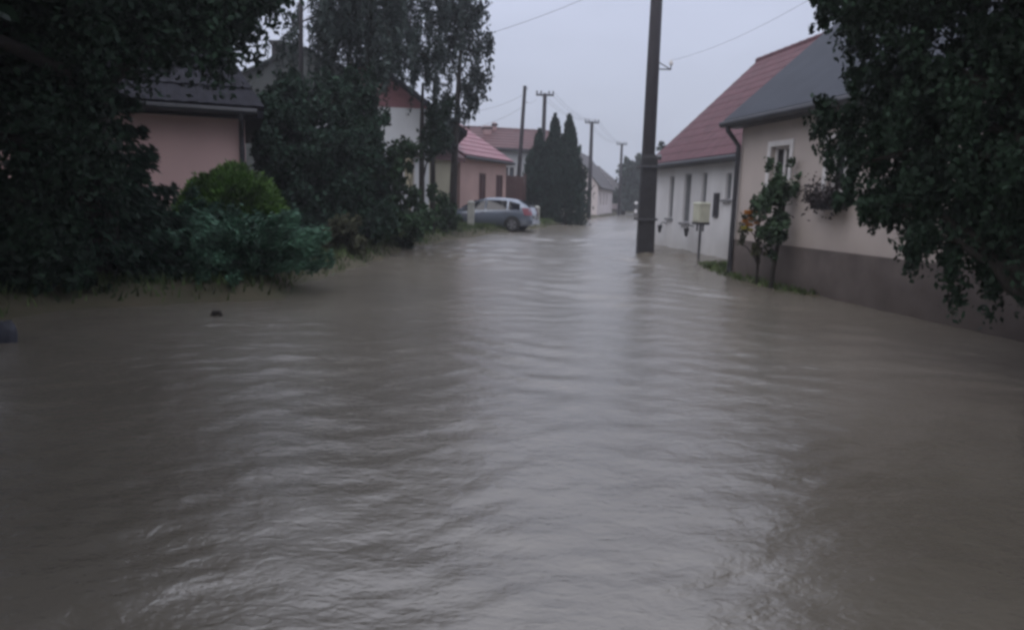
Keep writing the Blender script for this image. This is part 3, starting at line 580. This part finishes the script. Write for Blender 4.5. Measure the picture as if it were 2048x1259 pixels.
# ------------------------------------------------------------------ columnar cypresses
def cypress(label, px_, ytop, d, rad, n=14000):
    q = aty(px_, 440, d); z0 = float(ground_z(q[0], d)); H = aty(px_, ytop, d)[2]-z0
    root = empty('columnar_cypress', (q[0], d, z0), label, 'tree', 'columnar cypresses beside the car')
    MB().tube([(0, 0, -.2), (0, 0, H*.6)], [.12, .03], 8).build('trunk', M_bark, root, True)
    def prof(f): return rad*np.minimum(1, f/.10+.5)*np.where(f < .2, 1, np.maximum(0, 1-(f-.2)/.8)**.95)
    kc = 170; fc = rng.random(kc)**.8*.99; ac = rng.random(kc)*6.283; rc = prof(fc)*(.45+.6*rng.random(kc)); i_ = rng.integers(0, kc, n); sp_ = .02+.22*(1-fc)**.8
    P = np.stack([np.cos(ac)*rc, np.sin(ac)*rc, fc*H], -1)[i_]+np.clip(rng.normal(size=(n, 3)), -1.8, 1.8)*np.stack([sp_, sp_, sp_*1.6+.05], -1)[i_]; P[:, 2] = np.maximum(P[:, 2], .02)
    an = np.arctan2(P[:, 1], P[:, 0])
    ax = unit(np.stack([np.cos(an)*.35, np.sin(an)*.35, np.ones(n)], -1)); link('crown', leaf_mesh(P, .12, .045, .6, axis=ax), M_cyp, root)
cypress('left cypress of the three, in front of the pole with crossarm', 1073, 262, 43.2, 1.3)
cypress('middle cypress of the three, with the sharpest tip', 1103, 230, 43, 1.3)
cypress('right cypress of the three, next to the far street poles', 1131, 232, 42.6, 1.5)

# ------------------------------------------------------------------ houses on the left
# pink house (roof eave faces the viewer)
pr_ = aty(503, 214, 15.5); pl_ = aty(240, 194, 14.6)
pd, pln = dirn(pl_, pr_)
house('pink_house', 'pink rendered house with dark slate roof half hidden by the left trees', (pl_[0]-pd[0]*3, pl_[1]-pd[1]*3, 0), pd, pln+3-.15, 7.5, 3.62, 7.3, M_pink, M_slate, n=10, wave=.02, ov=.4, hip=2.2, pipes=(pln+3-.22,), front=[(1.2, 2.2, 1.3, 2.7)], sill=M_trim)
# house further back with a chimney
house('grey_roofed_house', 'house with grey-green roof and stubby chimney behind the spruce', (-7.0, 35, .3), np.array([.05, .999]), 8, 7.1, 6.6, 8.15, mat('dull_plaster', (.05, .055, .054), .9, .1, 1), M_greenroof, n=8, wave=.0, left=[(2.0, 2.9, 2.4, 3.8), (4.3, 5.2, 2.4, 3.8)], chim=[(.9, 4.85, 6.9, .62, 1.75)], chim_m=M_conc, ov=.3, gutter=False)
# dark-roofed house with its gable to the viewer
ga = np.array([-7.6, 30.4]); gd = np.array([-.12, .993])
# local x runs away from the viewer: the near gable is the x=0 end
hx = np.array([.10, .995]); og = np.array([-7.9, 30.6])
house('gabled_house', 'white house with dark roof and red gable cladding behind the hanging tree', (-3.65, 30.0, 0), np.array([-.15, .99]), 9, 5.0, 5.2, 6.95, mat('cool_white', (.55, .57, .60), .85, .08, 1), M_slate, n=8, wave=0, ov=1.5, ovx=.9, gutter=False, gable_m=mat('red_gable_boards', (.22, .095, .11), .7, .15, 4, stretch=(1, 1, 5)), left=[(1.5, 2.4, 2.0, 3.3), (3.5, 4.4, 2.0, 3.3)], wopts=dict(mull=True))
# peach house with rose tiled roof
h0 = aty(921, 312, 33.4); h1 = aty(1013, 322, 38.4); hd, hl = dirn(h0, h1)
peach = house('peach_house', 'low peach house with rose tiled roof behind the parked car', (h0[0], h0[1], .3), hd, hl, 6.5, 3.35, 5.35, M_peach, M_pinkroof, n=8, wave=.03, ov=.3, ovx=.25, front=[(2.05, 2.85, .75, 2.55), (4.1, 5.0, .75, 2.55)], left=[(4.6, 5.3, 1.2, 2.3)],
    fm=M_brownwood, gm=mat('brown_shutter', (.075, .032, .034), .6, .2, 6), wopts=dict(mull=True, fw=.09, depth=.08), gutter='light')
# yellowish annex
a0 = aty(868, 300, 31.2); a1 = aty(912, 302, 32.6); ad, al = dirn(a0, a1)
house('yellow_annex', 'small yellowish house wall between the thin trunks and the peach house', (a0[0]-ad[0]*1.6, a0[1]-ad[1]*1.6, .3), ad, al+1.7, 3.2, 3.15, 4.3, M_yellow, M_darkred, n=4, wave=0, ov=.3, front=[(.5, 1.2, 1.0, 2.2)], fm=M_trim, gutter=False)
# tall house with dark red roof
t0 = aty(985, 300, 50); t1 = aty(1085, 302, 51); td, tl = dirn(t0, t1)
house('tall_house', 'tall pale grey house with dark red roof left of the cypresses', (t0[0]-td[0]*2.2, t0[1]-td[1]*2.2, .4), td, tl+3.5, 7, 4.75, 6.25, M_grey_w, M_darkred, n=7, wave=0, ov=.35, front=[(3.0, 3.9, 2.2, 3.5), (4.9, 5.7, 2.2, 3.5)], chim=[(2.35, 2.4, 5.2, .55, 1.2), (3.1, 3.2, 5.9, .3, .85)], chim_m=mat('pink_brick', (.34, .22, .22), .8, .15, 5))
# houses further along
f0 = aty(1196, 380, 66.0)
house('brown_roofed_house', 'far pale house with long brown roof and chimney right of the cypresses', (f0[0], f0[1], .4), np.array([.225, .974]), 15, 5.4, 2.75, 5.9, M_pale, M_brownroof, n=8, wave=0, ov=.3, left=[(1.2, 2.0, 1.0, 2.2), (3.2, 4.0, 1.0, 2.2)], front=[(2, 3, .9, 2.2), (5, 6, .9, 2.2), (8, 9, .9, 2.2)], chim=[(1.0, 2.7, 5.4, .6, 1.3)], gutter=False)
k0 = aty(1199, 380, 88.0); k1 = aty(1236, 380, 90)
kd, kl = dirn(k0, k1)
house('pale_pink_house', 'far pale pink house with two dark windows at the street bend', (k0[0]+.6, k0[1], .3), kd, kl, 6, 3.1, 5.6, mat('pale_pink', (.50, .42, .43), .85, .08, 1), M_brownroof, n=6, wave=0, ov=.3, hip=1.6, front=[(.75, 1.15, 1.0, 2.4), (1.75, 2.1, 1.0, 2.4)], plinth=(M_plinth, .5), gutter=False)

# brown gate between the peach house and the cypresses
g0 = aty(1010, 400, 39.5); gr = empty('wooden_gate', (g0[0], 39.5, float(ground_z(g0[0], 39.5))), 'tall brown plank gate beside the peach house', 'gate', rz=.25)
for i in range(7): MB().box(i*.15, i*.15+.14, 0, .03, .05, 2.45+.03*math.sin(i*2.1)).build('plank', M_brownwood, gr)
for z in (.5, 2.0): MB().box(-.02, 1.06, .032, .08, z, z+.1).build('rail', M_brownwood, gr)
for x in (-.12, 1.08): MB().box(x, x+.1, -.02, .08, -.2, 2.6).build('post', M_brownwood, gr)
# pale gate posts either side of the car
for (px_, py_, d, hh, lab) in ((942, 430, 30.2, 1.0, 'pale square post in front of the car bonnet'), (1074, 415, 36.0, .9, 'pale square post just behind the car tail')):
    q = aty(px_, py_, d); z = float(ground_z(q[0], d)); r_ = empty('garden_post', (q[0], d, z), lab, 'post', 'pale garden posts by the car')
    MB().box(-.14, .14, -.14, .14, -.2, hh).build('shaft', mat('pale_concrete', (.30, .30, .27), .85, .12, 5), r_)
    MB().hexa([(-.18, -.18, hh), (.18, -.18, hh), (.18, .18, hh), (-.18, .18, hh)], [(-.05, -.05, hh+.1), (.05, -.05, hh+.1), (.05, .05, hh+.1), (-.05, .05, hh+.1)]).build('cap', mat('pale_concrete', (.30, .30, .27)), r_)

# ------------------------------------------------------------------ parked car
def car(loc, heading):
    root = empty('parked_car', loc, 'grey-blue hatchback parked on the grass bank beside the cypresses', 'car', rz=heading)   # nose along +x
    paint = mat('blue_grey_paint', (.15, .175, .22), .25, .05, 2, metal=.35, spec=.6, coat=.8); rub = mat('tyre_rubber', (.016, .016, .017), .8, .2, 10); alloy = mat('alloy_wheel', (.28, .28, .30), .35, .1, 8, metal=.8)
    xs = np.array([-2.12, -2.05, -1.9, -1.6, -1.2, -.7, -.1, .45, .85, 1.2, 1.6, 1.9, 2.05, 2.13])
    zb = np.array([.42, .30, .24, .22, .20, .20, .20, .20, .20, .20, .22, .24, .30, .40])
    zbelt = np.array([.78, .93, .98, .96, .94, .92, .90, .885, .87, .84, .78, .71, .63, .55])
    ztop = np.array([.80, 1.02, 1.17, 1.33, 1.42, 1.465, 1.46, 1.34, 1.13, .95, .86, .77, .68, .58])
    hw = np.array([.66, .80, .85, .87, .88, .88, .88, .88, .87, .86, .84, .80, .72, .60])
    cab = np.clip((ztop-zbelt)/.5, 0, 1); ht = hw-.05-.24*cab
    sec = []
    for i in range(len(xs)):
        zm = (zb[i]+zbelt[i])*.5
        half = [(0, zb[i]), (hw[i]*.8, zb[i]), (hw[i]*.97, zb[i]+.10), (hw[i], zm), (hw[i]*.985, zbelt[i]-.04), (hw[i]*.965, zbelt[i]), (ht[i]+.02, ztop[i]-.05*cab[i]-.01), (ht[i]*.86, ztop[i]), (0, ztop[i]+.02)]
        ring = half+[(-a, b) for a, b in half[::-1][1:-1]]
        sec.append([(xs[i], a, b) for a, b in ring])
    P = np.array(sec); k = P.shape[1]; mb = MB(); mb.v = [tuple(q) for q in P.reshape(-1, 3)]
    for i in range(len(xs)-1):
        for j in range(k): mb.f.append((i*k+j, (i+1)*k+j, (i+1)*k+(j+1) % k, i*k+(j+1) % k))
    mb.f.append(tuple(range(k))); mb.f.append(tuple(range((len(xs)-1)*k, len(xs)*k))[::-1])
    body = mb.build('body', paint, root, True)
    def side(x, t, s, off=.008):   # point on the cabin side: t=0 belt, 1 cant rail
        b = np.interp(x, xs, hw*.965); a = np.interp(x, xs, ht+.02); z0 = np.interp(x, xs, zbelt); z1 = np.interp(x, xs, ztop-.05*cab-.01)
        return (x, s*(b+(a-b)*t+off), z0+(z1-z0)*t)
    for s in (-1, 1):
        for (x0, x1, tl, tr) in ((-.02, .95, .92, .92), (-1.02, -.10, .92, .92), (-1.62, -1.10, .80, .92)):
            mb = MB(); n = 8; X = np.linspace(x0, x1, n); lo = [side(x, .06, s) for x in X]; hi = []
            for x in X:
                hi.append(side(x, np.interp(x, [x0, x1], [tl, tr]), s))
            for i in range(n-1): mb.poly(lo[i], lo[i+1], hi[i+1], hi[i])
            mb.build('side_window', M_glass, root)
        MB().box(.62, .84, s*.99-.09, s*.99+.09, .93, 1.06).build('wing_mirror', paint, root)
        for xh in (.05, -1.0): MB().box(xh-.09, xh+.09, s*.885-.012, s*.885+.012, .80, .83).build('door_handle', M_steel, root)
        MB().hexa([(-2.16, s*.60, .74), (-2.10, s*.84, .74), (-1.86, s*.90, .74), (-1.86, s*.62, .74)], [(-2.06, s*.56, 1.04), (-2.0, s*.80, 1.04), (-1.74, s*.875, 1.06), (-1.74, s*.6, 1.06)]).build('tail_light', mat('red_lens', (.17, .02, .035), .2, .05, 3, spec=.6), root)
        MB().hexa([(2.07, s*.52, .58), (1.93, s*.80, .60), (1.9, s*.72, .6), (2.0, s*.5, .58)], [(2.0, s*.5, .70), (1.80, s*.78, .75), (1.78, s*.70, .75), (1.9, s*.48, .7)]).build('headlight', mat('clear_lens', (.5, .5, .5), .1, .05, 3), root)
        for xw in (-1.32, 1.30):
            arch = MB(); an = np.linspace(-.2, math.pi+.2, 14); rr = .385
            arch.poly(*[(xw+rr*math.cos(a), s*.893, .32+rr*math.sin(a)) for a in an]); arch.build('wheel_arch', rub, root)
            t = MB(); t.tube([(xw, s*.72, .32), (xw, s*.74, .32), (xw, s*.90, .32), (xw, s*.915, .32)], [.27, .315, .315, .28], 22); wh = t.build('wheel', rub, root)
            h_ = MB(); h_.tube([(xw, s*.90, .32), (xw, s*.922, .32)], [.215, .20], 20); rim = h_.build('rim', alloy, wh)
            for a in range(5):
                c_, s_ = math.cos(a*1.2566+.6), math.sin(a*1.2566+.6); MB().tube([(xw+.10*c_, s*.924, .32+.10*s_), (xw+.17*c_, s*.924, .32+.17*s_)], [.028, .04], 6).build('rim_slot', rub, wh)
    def topq(x0, x1, name, f=.80, m=M_glass):
        mb = MB(); n = 6; X = np.linspace(x0, x1, n)
        for i in range(n-1):
            p_ = []
            for x, sg in ((X[i], -1), (X[i], 1), (X[i+1], 1), (X[i+1], -1)): p_.append((x, sg*np.interp(x, xs, ht)*f, np.interp(x, xs, ztop)+.032))
            mb.poly(*p_)
        return mb.build(name, m, root)
    topq(.50, 1.14, 'windscreen', .84); topq(-2.0, -1.55, 'rear_window', .84)
    MB().box(-2.17, -2.09, -.26, .26, .60, .72).build('number_plate', mat('dull_plate', (.22, .22, .22), .6, .1, 5), root)
    MB().box(-2.19, -2.0, -.72, .72, .36, .52).build('rear_bumper', paint, root)
    MB().box(-2.02, -1.97, -.5, .5, 1.13, 1.16).build('spoiler', paint, root)
    return root
cr = aty(1024, 446, 30.9); zc = float(ground_z(cr[0], 31.2))
hd_ = R(180-15); fx, fy = math.cos(hd_), math.sin(hd_)
# rear wheel on the camera side sits at picture column 1023
side_ = np.array([-fy, fx]);
car_c = np.array([cr[0]+1.32*fx, 30.9+1.32*fy])-side_*(-.9)*(-1)
car_c = np.array([cr[0], 30.9])+1.32*np.array([fx, fy])-.9*side_
car((car_c[0], car_c[1], zc), hd_)

# ------------------------------------------------------------------ poles and wires
def lean(p0, p1): return np.array(p0, float), np.array(p1, float)
b0 = atw(1286, 508); top = aty(1318, -90, b0[1]+.1)
pole = empty('utility_pole', (b0[0], b0[1], b0[2]), 'thick dark utility pole on concrete stub standing in the flood', 'pole')
T_ = np.array([top[0]-b0[0], top[1]-b0[1], top[2]-b0[2]])
MB().tube([(-.02, 0, .35), T_*.25, T_*.5, T_], [.205, .2, .19, .165], 14).build('shaft', M_pole, pole, True)
s0 = T_*-.08; s1 = T_*.345
sb = MB(); hwid, hdep = .24, .13
ring = lambda c, a, b: [(c[0]-a, c[1]-.28-b, c[2]), (c[0]+a, c[1]-.28-b, c[2]), (c[0]+a, c[1]-.28+b, c[2]), (c[0]-a, c[1]-.28+b, c[2])]
sb.hexa(ring(s0, hwid+.015, hdep+.02), ring(s1*.96, hwid-.03, hdep)); sb.hexa(ring(s1*.96+[0, 0, .001], hwid-.03, hdep), ring(s1, hwid-.09, hdep-.05)); sb.build('concrete_stub', M_conc, pole)
for f in (.12, .30):
    c = T_*f; st = MB(); a, b = .29, .46
    st.box(c[0]-a, c[0]+a, c[1]-b, c[1]-b+.03, c[2], c[2]+.07); st.box(c[0]-a, c[0]+a, c[1]+.23, c[1]+.26, c[2], c[2]+.07); st.box(c[0]-a, c[0]-a+.02, c[1]-b+.03, c[1]+.23, c[2], c[2]+.07); st.box(c[0]+a-.02, c[0]+a, c[1]-b+.03, c[1]+.23, c[2], c[2]+.07)
    st.build('strap', M_steel, pole)
c = T_*.335; MB().tube([(c[0]+.1, c[1]-.1, c[2]), (c[0]+.36, c[1]-.1, c[2]+.03)], [.05, .09], 8).build('bolt', M_steel, pole)
c = T_*.645
br = MB(); br.tube([(c[0]+.1, c[1], c[2]-.1), (c[0]+.52, c[1], c[2]-.1)], .02, 6); br.tube([(c[0]+.1, c[1], c[2]+.12), (c[0]+.52, c[1], c[2]-.1)], .016, 6); br.tube([(c[0]+.52, c[1], c[2]-.12), (c[0]+.52, c[1], c[2]+.1)], .016, 6); br.build('bracket', M_steel, pole)
MB().tube([(c[0]+.52, c[1], c[2]+.02), (c[0]+.52, c[1], c[2]+.08), (c[0]+.52, c[1], c[2]+.16)], [.05, .06, .03], 8).build('insulator', M_trim, pole)
hook = np.array(b0)+c+[.52, 0, .15]
ptop = np.array(b0)+T_*.97
def street_pole(label, pxt, pyt, pxb, pyb, d, r0, arm=0, arm_rz=0., group='wooden street poles further along', low=0.):
    tp = aty(pxt, pyt, d); bt = aty(pxb, pyb, d); z = min(float(ground_z(bt[0], d)), bt[2]) if not low else low
    bt = bt+(tp-bt)*((z-bt[2])/(tp[2]-bt[2])); root = empty('street_pole', bt, label, 'pole', group); T = tp-bt
    MB().tube([T*-.03, T*.4, T], [r0, r0*.88, r0*.68], 10).build('shaft', M_pole, root, True)
    ends = []
    if arm:
        ca, sa = math.cos(arm_rz), math.sin(arm_rz); a = T-[0, 0, .14]
        MB().hexa([a+[-arm*ca, -arm*sa, 0], a+[arm*ca, arm*sa, 0], a+[arm*ca-.1*sa, arm*sa+.1*ca, 0], a+[-arm*ca-.1*sa, -arm*sa+.1*ca, 0]], [a+[-arm*ca, -arm*sa, .1], a+[arm*ca, arm*sa, .1], a+[arm*ca-.1*sa, arm*sa+.1*ca, .1], a+[-arm*ca-.1*sa, -arm*sa+.1*ca, .1]]).build('crossarm', M_pole, root)
        for s in (-.92, -.45, .45, .92):
            q = a+[arm*ca*s, arm*sa*s, .1]; MB().tube([q, q+[0, 0, .1], q+[0, 0, .2]], [.035, .055, .03], 7).build('insulator', M_steel, root); ends.append(bt+q+[0, 0, .18])
    else:
        for z_ in (-.15, -.9):
            MB().tube([T+[0, 0, z_], T+[.18, -.05, z_]], .02, 6).build('bracket', M_steel, root); ends.append(bt+T+[.18, -.05, z_])
    return ends
EA = street_pole('slim pole without crossarm between the peach house and the cypresses', 1050, 172, 1038, 345, 41, .14)
EB = street_pole('pole with crossarm rising behind the cypresses', 1090, 187, 1080, 440, 45, .17, .55)
EC = street_pole('pole with crossarm right of the cypresses', 1184, 243, 1177, 434, 58, .19, .56, low=.3)
ED = street_pole('farthest pole with crossarm before the dark far trees', 1244, 287, 1237, 430, 80, .19, .58, low=.25)
EL = street_pole('thin dark pole rising behind the spruce near the chimney', 602, -120, 602, 300, 20.5, .075)
def wire(label, a, b, sag, r=.008):
    a = np.array(a); b = np.array(b); t = np.linspace(0, 1, 17)[:, None]; P = a+(b-a)*t; P[:, 2] -= sag*4*(t*(1-t))[:, 0]
    base = P[0].copy(); o = MB().tube(P-base, r, 5).build('overhead_wire', M_wire); o.location = base; tag(o, label, 'wire', 'overhead wires')
for i, s in enumerate(('far left', 'inner left', 'inner right', 'far right')):
    wire(f'{s} wire from the pole behind the cypresses to the next pole', EB[i], EC[i], .5, .007)
    wire(f'{s} wire between the two farthest street poles', EC[i], ED[i], .6, .009)
wire('wire rising across the open sky left of the thick pole', ptop, aty(690, 120, 27), .55, .006)
wire('faint wire from the thick pole bracket over the red roof', hook, aty(1760, -90, 13.5), .25, .0035)
wire('upper wire from the slim pole to the dense crowned tree', EA[0]-[.2, 0, .3], aty(905, 226, 33), .25, .007)
wire('lower wire from the slim pole to the peach house side', EA[1]-[.2, 0, .2], aty(905, 262, 33.5), .25, .007)
wire('wire from the slim pole to the pole behind the cypresses', EA[1], EB[0]-[0, 0, .5], .1, .007)

# ------------------------------------------------------------------ utility cabinet on a post
q = atw(1396, 523); d = q[1]
cab_ = empty('utility_cabinet', (q[0], d, q[2]), 'cream utility cabinet on a thin post before the white house', 'cabinet', rz=R(-70))
zt, zb = aty(1404, 408, d)[2]-q[2], aty(1404, 444, d)[2]-q[2]
MB().tube([(0, 0, -.4), (0, .0, zb+.05)], .035, 8).build('post', M_steel, cab_)
bxm = MB(); bxm.box(-.17, .17, -.15, .15, zb, zt); bxm.build('box', M_cab, cab_)
MB().hexa([(-.19, -.17, zt), (.19, -.17, zt), (.19, .17, zt), (-.19, .17, zt)], [(-.16, -.14, zt+.05), (.16, -.14, zt+.05), (.16, .14, zt+.05), (-.16, .14, zt+.05)]).build('lid', M_cab, cab_)
MB().box(-.14, .14, -.165, -.151, zb+.04, zt-.04).build('door', M_cab, cab_)
MB().box(-.18, .18, -.16, .16, zb-.07, zb-.002).build('base_plate', M_gutter, cab_)
for x in (-.15, .12): MB().tube([(x, 0, zb-.05), (x, 0, zb-.25)], .025, 6).build('pipe', M_gutter, cab_)

# ------------------------------------------------------------------ small rose tree and shrub by the beige wall
q = atw(1541, 577); d = q[1]
bl = [pb(1548, 330, d, .14), pb(1545, 360, d, .27), pb(1568, 385, d+.1, .30), pb(1530, 405, d, .28), pb(1560, 435, d, .30), pb(1535, 455, d, .24), pb(1558, 475, d, .15), pb(1590, 370, d, .10), pb(1598, 350, d, .06), pb(1580, 320, d+.1, .08), pb(1600, 440, d, .05), pb(1612, 432, d, .03), pb(1550, 505, d, .12)]
rose = blob_tree('rose_tree', 'slender dark rose tree with white blooms before the beige window', [(q[0], d, q[2]-.2), (q[0]+.02, d, .45), (q[0]+.08, d, 1.0), (q[0]+.12, d, 1.6), (q[0]+.1, d, 2.1)], [.05, .045, .04, .03, .015], bl, M_rose, .05, .03, 3.0, .14, .4, .3, cat='rose', maxlimb=9, fol='foliage', stem='stem')
def bloom(px_, py_, dd, r, m, parent):
    c = aty(px_, py_, dd)-np.array(parent.location); mb = MB(); g = np.random.default_rng(int(px_*7+py_))
    for k in range(12):
        a = k*2.4; t = .3+.7*k/12; ca, sa = math.cos(a), math.sin(a); z = .5-.7*t
        p0 = c+r*np.array([ca*t*.5, sa*t*.5, z*.4]); nx = np.array([-sa, ca, 0])*r*.45; out = r*np.array([ca*t, sa*t, z+.35])
        mb.poly(p0-nx*.5, p0+nx*.5, c+out+nx*.8, c+out*1.06, c+out-nx*.8)
    mb.build('bloom', m, parent)
M_wb = mat('white_petals', (.70, .70, .64), .6, .05, 5); M_ob = mat('orange_petals', (.40, .17, .035), .6, .2, 5); M_ye = mat('yellow_petals', (.36, .32, .06), .6, .2, 5)
for a in ((1575, 365, d-.1, .07), (1590, 362, d-.1, .06), (1582, 370, d-.12, .05)): bloom(*a, M_wb, rose)
q = atw(1512, 570); d = q[1]
bl = [pb(1500, 430, d, .14), pb(1492, 455, d, .14), pb(1515, 460, d, .16), pb(1505, 490, d, .15), pb(1520, 440, d, .1), pb(1482, 480, d, .1), pb(1525, 500, d, .12)]
sh = blob_tree('orange_flowered_shrub', 'thin shrub with orange blooms left of the rose tree', [(q[0], d, q[2]-.2), (q[0], d, .4), (q[0]-.02, d, .8), (q[0]-.05, d, 1.2)], [.03, .028, .022, .012], bl, M_olive, .045, .028, 1.6, .12, .3, .3, cat='shrub', maxlimb=7, fol='foliage', stem='stem')
for (px_, py_, m_, r_) in ((1495, 428, M_ob, .10), (1503, 440, M_ob, .09), (1490, 445, M_ob, .08), (1508, 425, M_ob, .08), (1488, 458, M_ye, .08), (1500, 462, M_ye, .07), (1512, 448, M_ob, .07), (1498, 452, M_ob, .09)): bloom(px_, py_, d-.13, r_*1.3, m_, sh)
q = atw(1462, 512); shrub('corner_weed', 'small dark weed clump at the foot of the downpipe', [pb(1462, 508, q[1]-.4, .12), pb(1474, 500, q[1]-.6, .14), pb(1455, 474, q[1]-.3, .05)], M_dark, .05, .03, 2)

# ------------------------------------------------------------------ far trees
def far_tree(label, px_, ytop, d, wpx, n=5, zb=.3):
    q = aty(px_, 425, d); s = F/d; H = aty(px_, ytop, d)[2]; wr = wpx/s/2; bl = []
    for i in range(n*6):
        f = .12+.8*rng.random(); r_ = wr*(.35+.25*rng.random()); bl.append((q[0]+rng.normal()*wr*.5*(1.1-f*.6), d+rng.normal()*wr*.5, zb+(H-zb-r_)*f, r_))
    bl.append((q[0], d, H-wr*.4, wr*.4))
    blob_tree('far_tree', label, [(q[0], d, zb-.3), (q[0], d, H*.4), (q[0]+.1, d, H*.75)], [.3, .22, .1], bl, M_far, .28, .16, 3.0, .8, .2, .2, group='far trees at the street end', maxlimb=6)
far_tree('dark far tree touching the farthest pole', 1246, 312, 84, 34, 6)
far_tree('dark far tree half behind the thick pole', 1272, 306, 86, 44, 6)
far_tree('rounded tree top showing over the white house eave', 1316, 284, 62, 46, 5)
far_tree('distant tree low behind the pale pink house', 1222, 372, 112, 26, 4)
far_tree('tree hidden mostly by the thick pole and white house', 1300, 322, 92, 40, 5)
shrub('far_hedge', 'dark low hedge closing the far end of the street', [(x_, 97+.4*math.sin(x_*3), 1.0+.35*math.sin(x_*1.7), 1.0) for x_ in np.arange(14, 25, 1.1)], M_far, .28, .16, 2.4, .5, cat='hedge')
# white marker posts seen left of the thick pole
q = aty(1271, 425, 60); z = float(ground_z(q[0], 60)); ms = empty('road_sign', (q[0], 60, min(z, .3)), 'small white road sign left of the thick pole', 'sign')
MB().tube([(0, 0, -.1), (0, 0, 2.1)], .035, 6).build('post', M_steel, ms)
MB().tube([(0, -.06, 1.75), (0, -.04, 1.75)], .14, 16).build('plate', M_trim, ms); MB().box(-.11, .11, -.06, -.04, .9, 1.2).build('small_plate', M_trim, ms)

# ------------------------------------------------------------------ grass, debris
def blades(name, label, pts, h, m):
    n = len(pts); a = rng.random(n)*6.283; wv = .012+.012*rng.random(n); hh = h*(.5+.9*rng.random(n)); dx = np.stack([np.cos(a), np.sin(a), np.zeros(n)], -1)
    ln = rng.normal(size=(n, 3))*.35; ln[:, 2] = 1; tip = pts+ln*hh[:, None]
    V = np.stack([pts-dx*wv[:, None], pts+dx*wv[:, None], tip], 1).reshape(-1, 3); o = link(name, quads_mesh(name, V, 3), m); o['kind'] = 'stuff'; o['label'] = label; o['category'] = 'grass'
def scatter(n, x0, x1, y0, y1, cond):
    X = rng.uniform(x0, x1, n); Y = rng.uniform(y0, y1, n); k = cond(X, Y); X, Y = X[k], Y[k]; return np.stack([X, Y, ground_z(X, Y)-.01], -1)
G1 = scatter(150000, -12, 4, 8, 46, lambda X, Y: (lambda s: (s > .12) & (s < 4) & (rng.random(len(X)) < np.clip((s-.05)/.8, 0, 1)))(sdist(X, Y, landL)))
blades('bank_grass', 'wet green grass on the left bank', G1, .16, M_grass)
G2 = scatter(9000, 4, 7, 12, 19.5, lambda X, Y: sdist(X, Y, mound) > .12)
blades('wall_foot_grass', 'muddy grass strip along the foot of the right houses', G2, .10, M_grass)
# bits of flotsam
for (px_, py_, s_, lab) in ((433, 632, .075, 'small dark lump of flotsam in the water below the juniper'),):
    q = atw(px_, py_); mb = MB(); mb.tube([(-s_, 0, -.02), (-s_*.4, .01, .04), (s_*.5, 0, .05), (s_, .02, -.02)], [s_*.25, s_*.55, s_*.45, s_*.2], 7); o = mb.build('flotsam', M_bark, None, True); o.location = q; tag(o, lab, 'flotsam')
q = atw(4, 684); mb = MB(); g = np.random.default_rng(3)
mb.tube([(0, 0, -.2), (0, 0, .0), (.02, 0, .12), (.03, .02, .19), (.03, .02, .22)], [.16, .15, .13, .09, .04], 11)
mb.v = [tuple(np.array(v)+g.normal(size=3)*.016) for v in mb.v]; o = mb.build('boulder', mat('dark_stone', (.030, .032, .045), .6, .4, 6, .5, 20), None, True); o.location = q; tag(o, 'dark bluish boulder in the water at the left edge', 'boulder')

# ------------------------------------------------------------------ rainy air
hz = MB(); hz.box(-160, 160, -60, 190, -1.6, 13.5); ho = hz.build('haze', None); ho['kind'] = 'stuff'; ho['label'] = 'thin grey rain haze filling the street'; ho['category'] = 'haze'
hm = bpy.data.materials.new('haze'); hm.use_nodes = True; hn = hm.node_tree.nodes; hn.remove(hn['Principled BSDF'])
pv = hn.new('ShaderNodeVolumePrincipled'); pv.inputs['Color'].default_value = (.92, .94, 1, 1); pv.inputs['Density'].default_value = .0016; pv.inputs['Anisotropy'].default_value = .2
hm.node_tree.links.new(pv.outputs[0], hn['Material Output'].inputs['Volume']); ho.data.materials.append(hm)
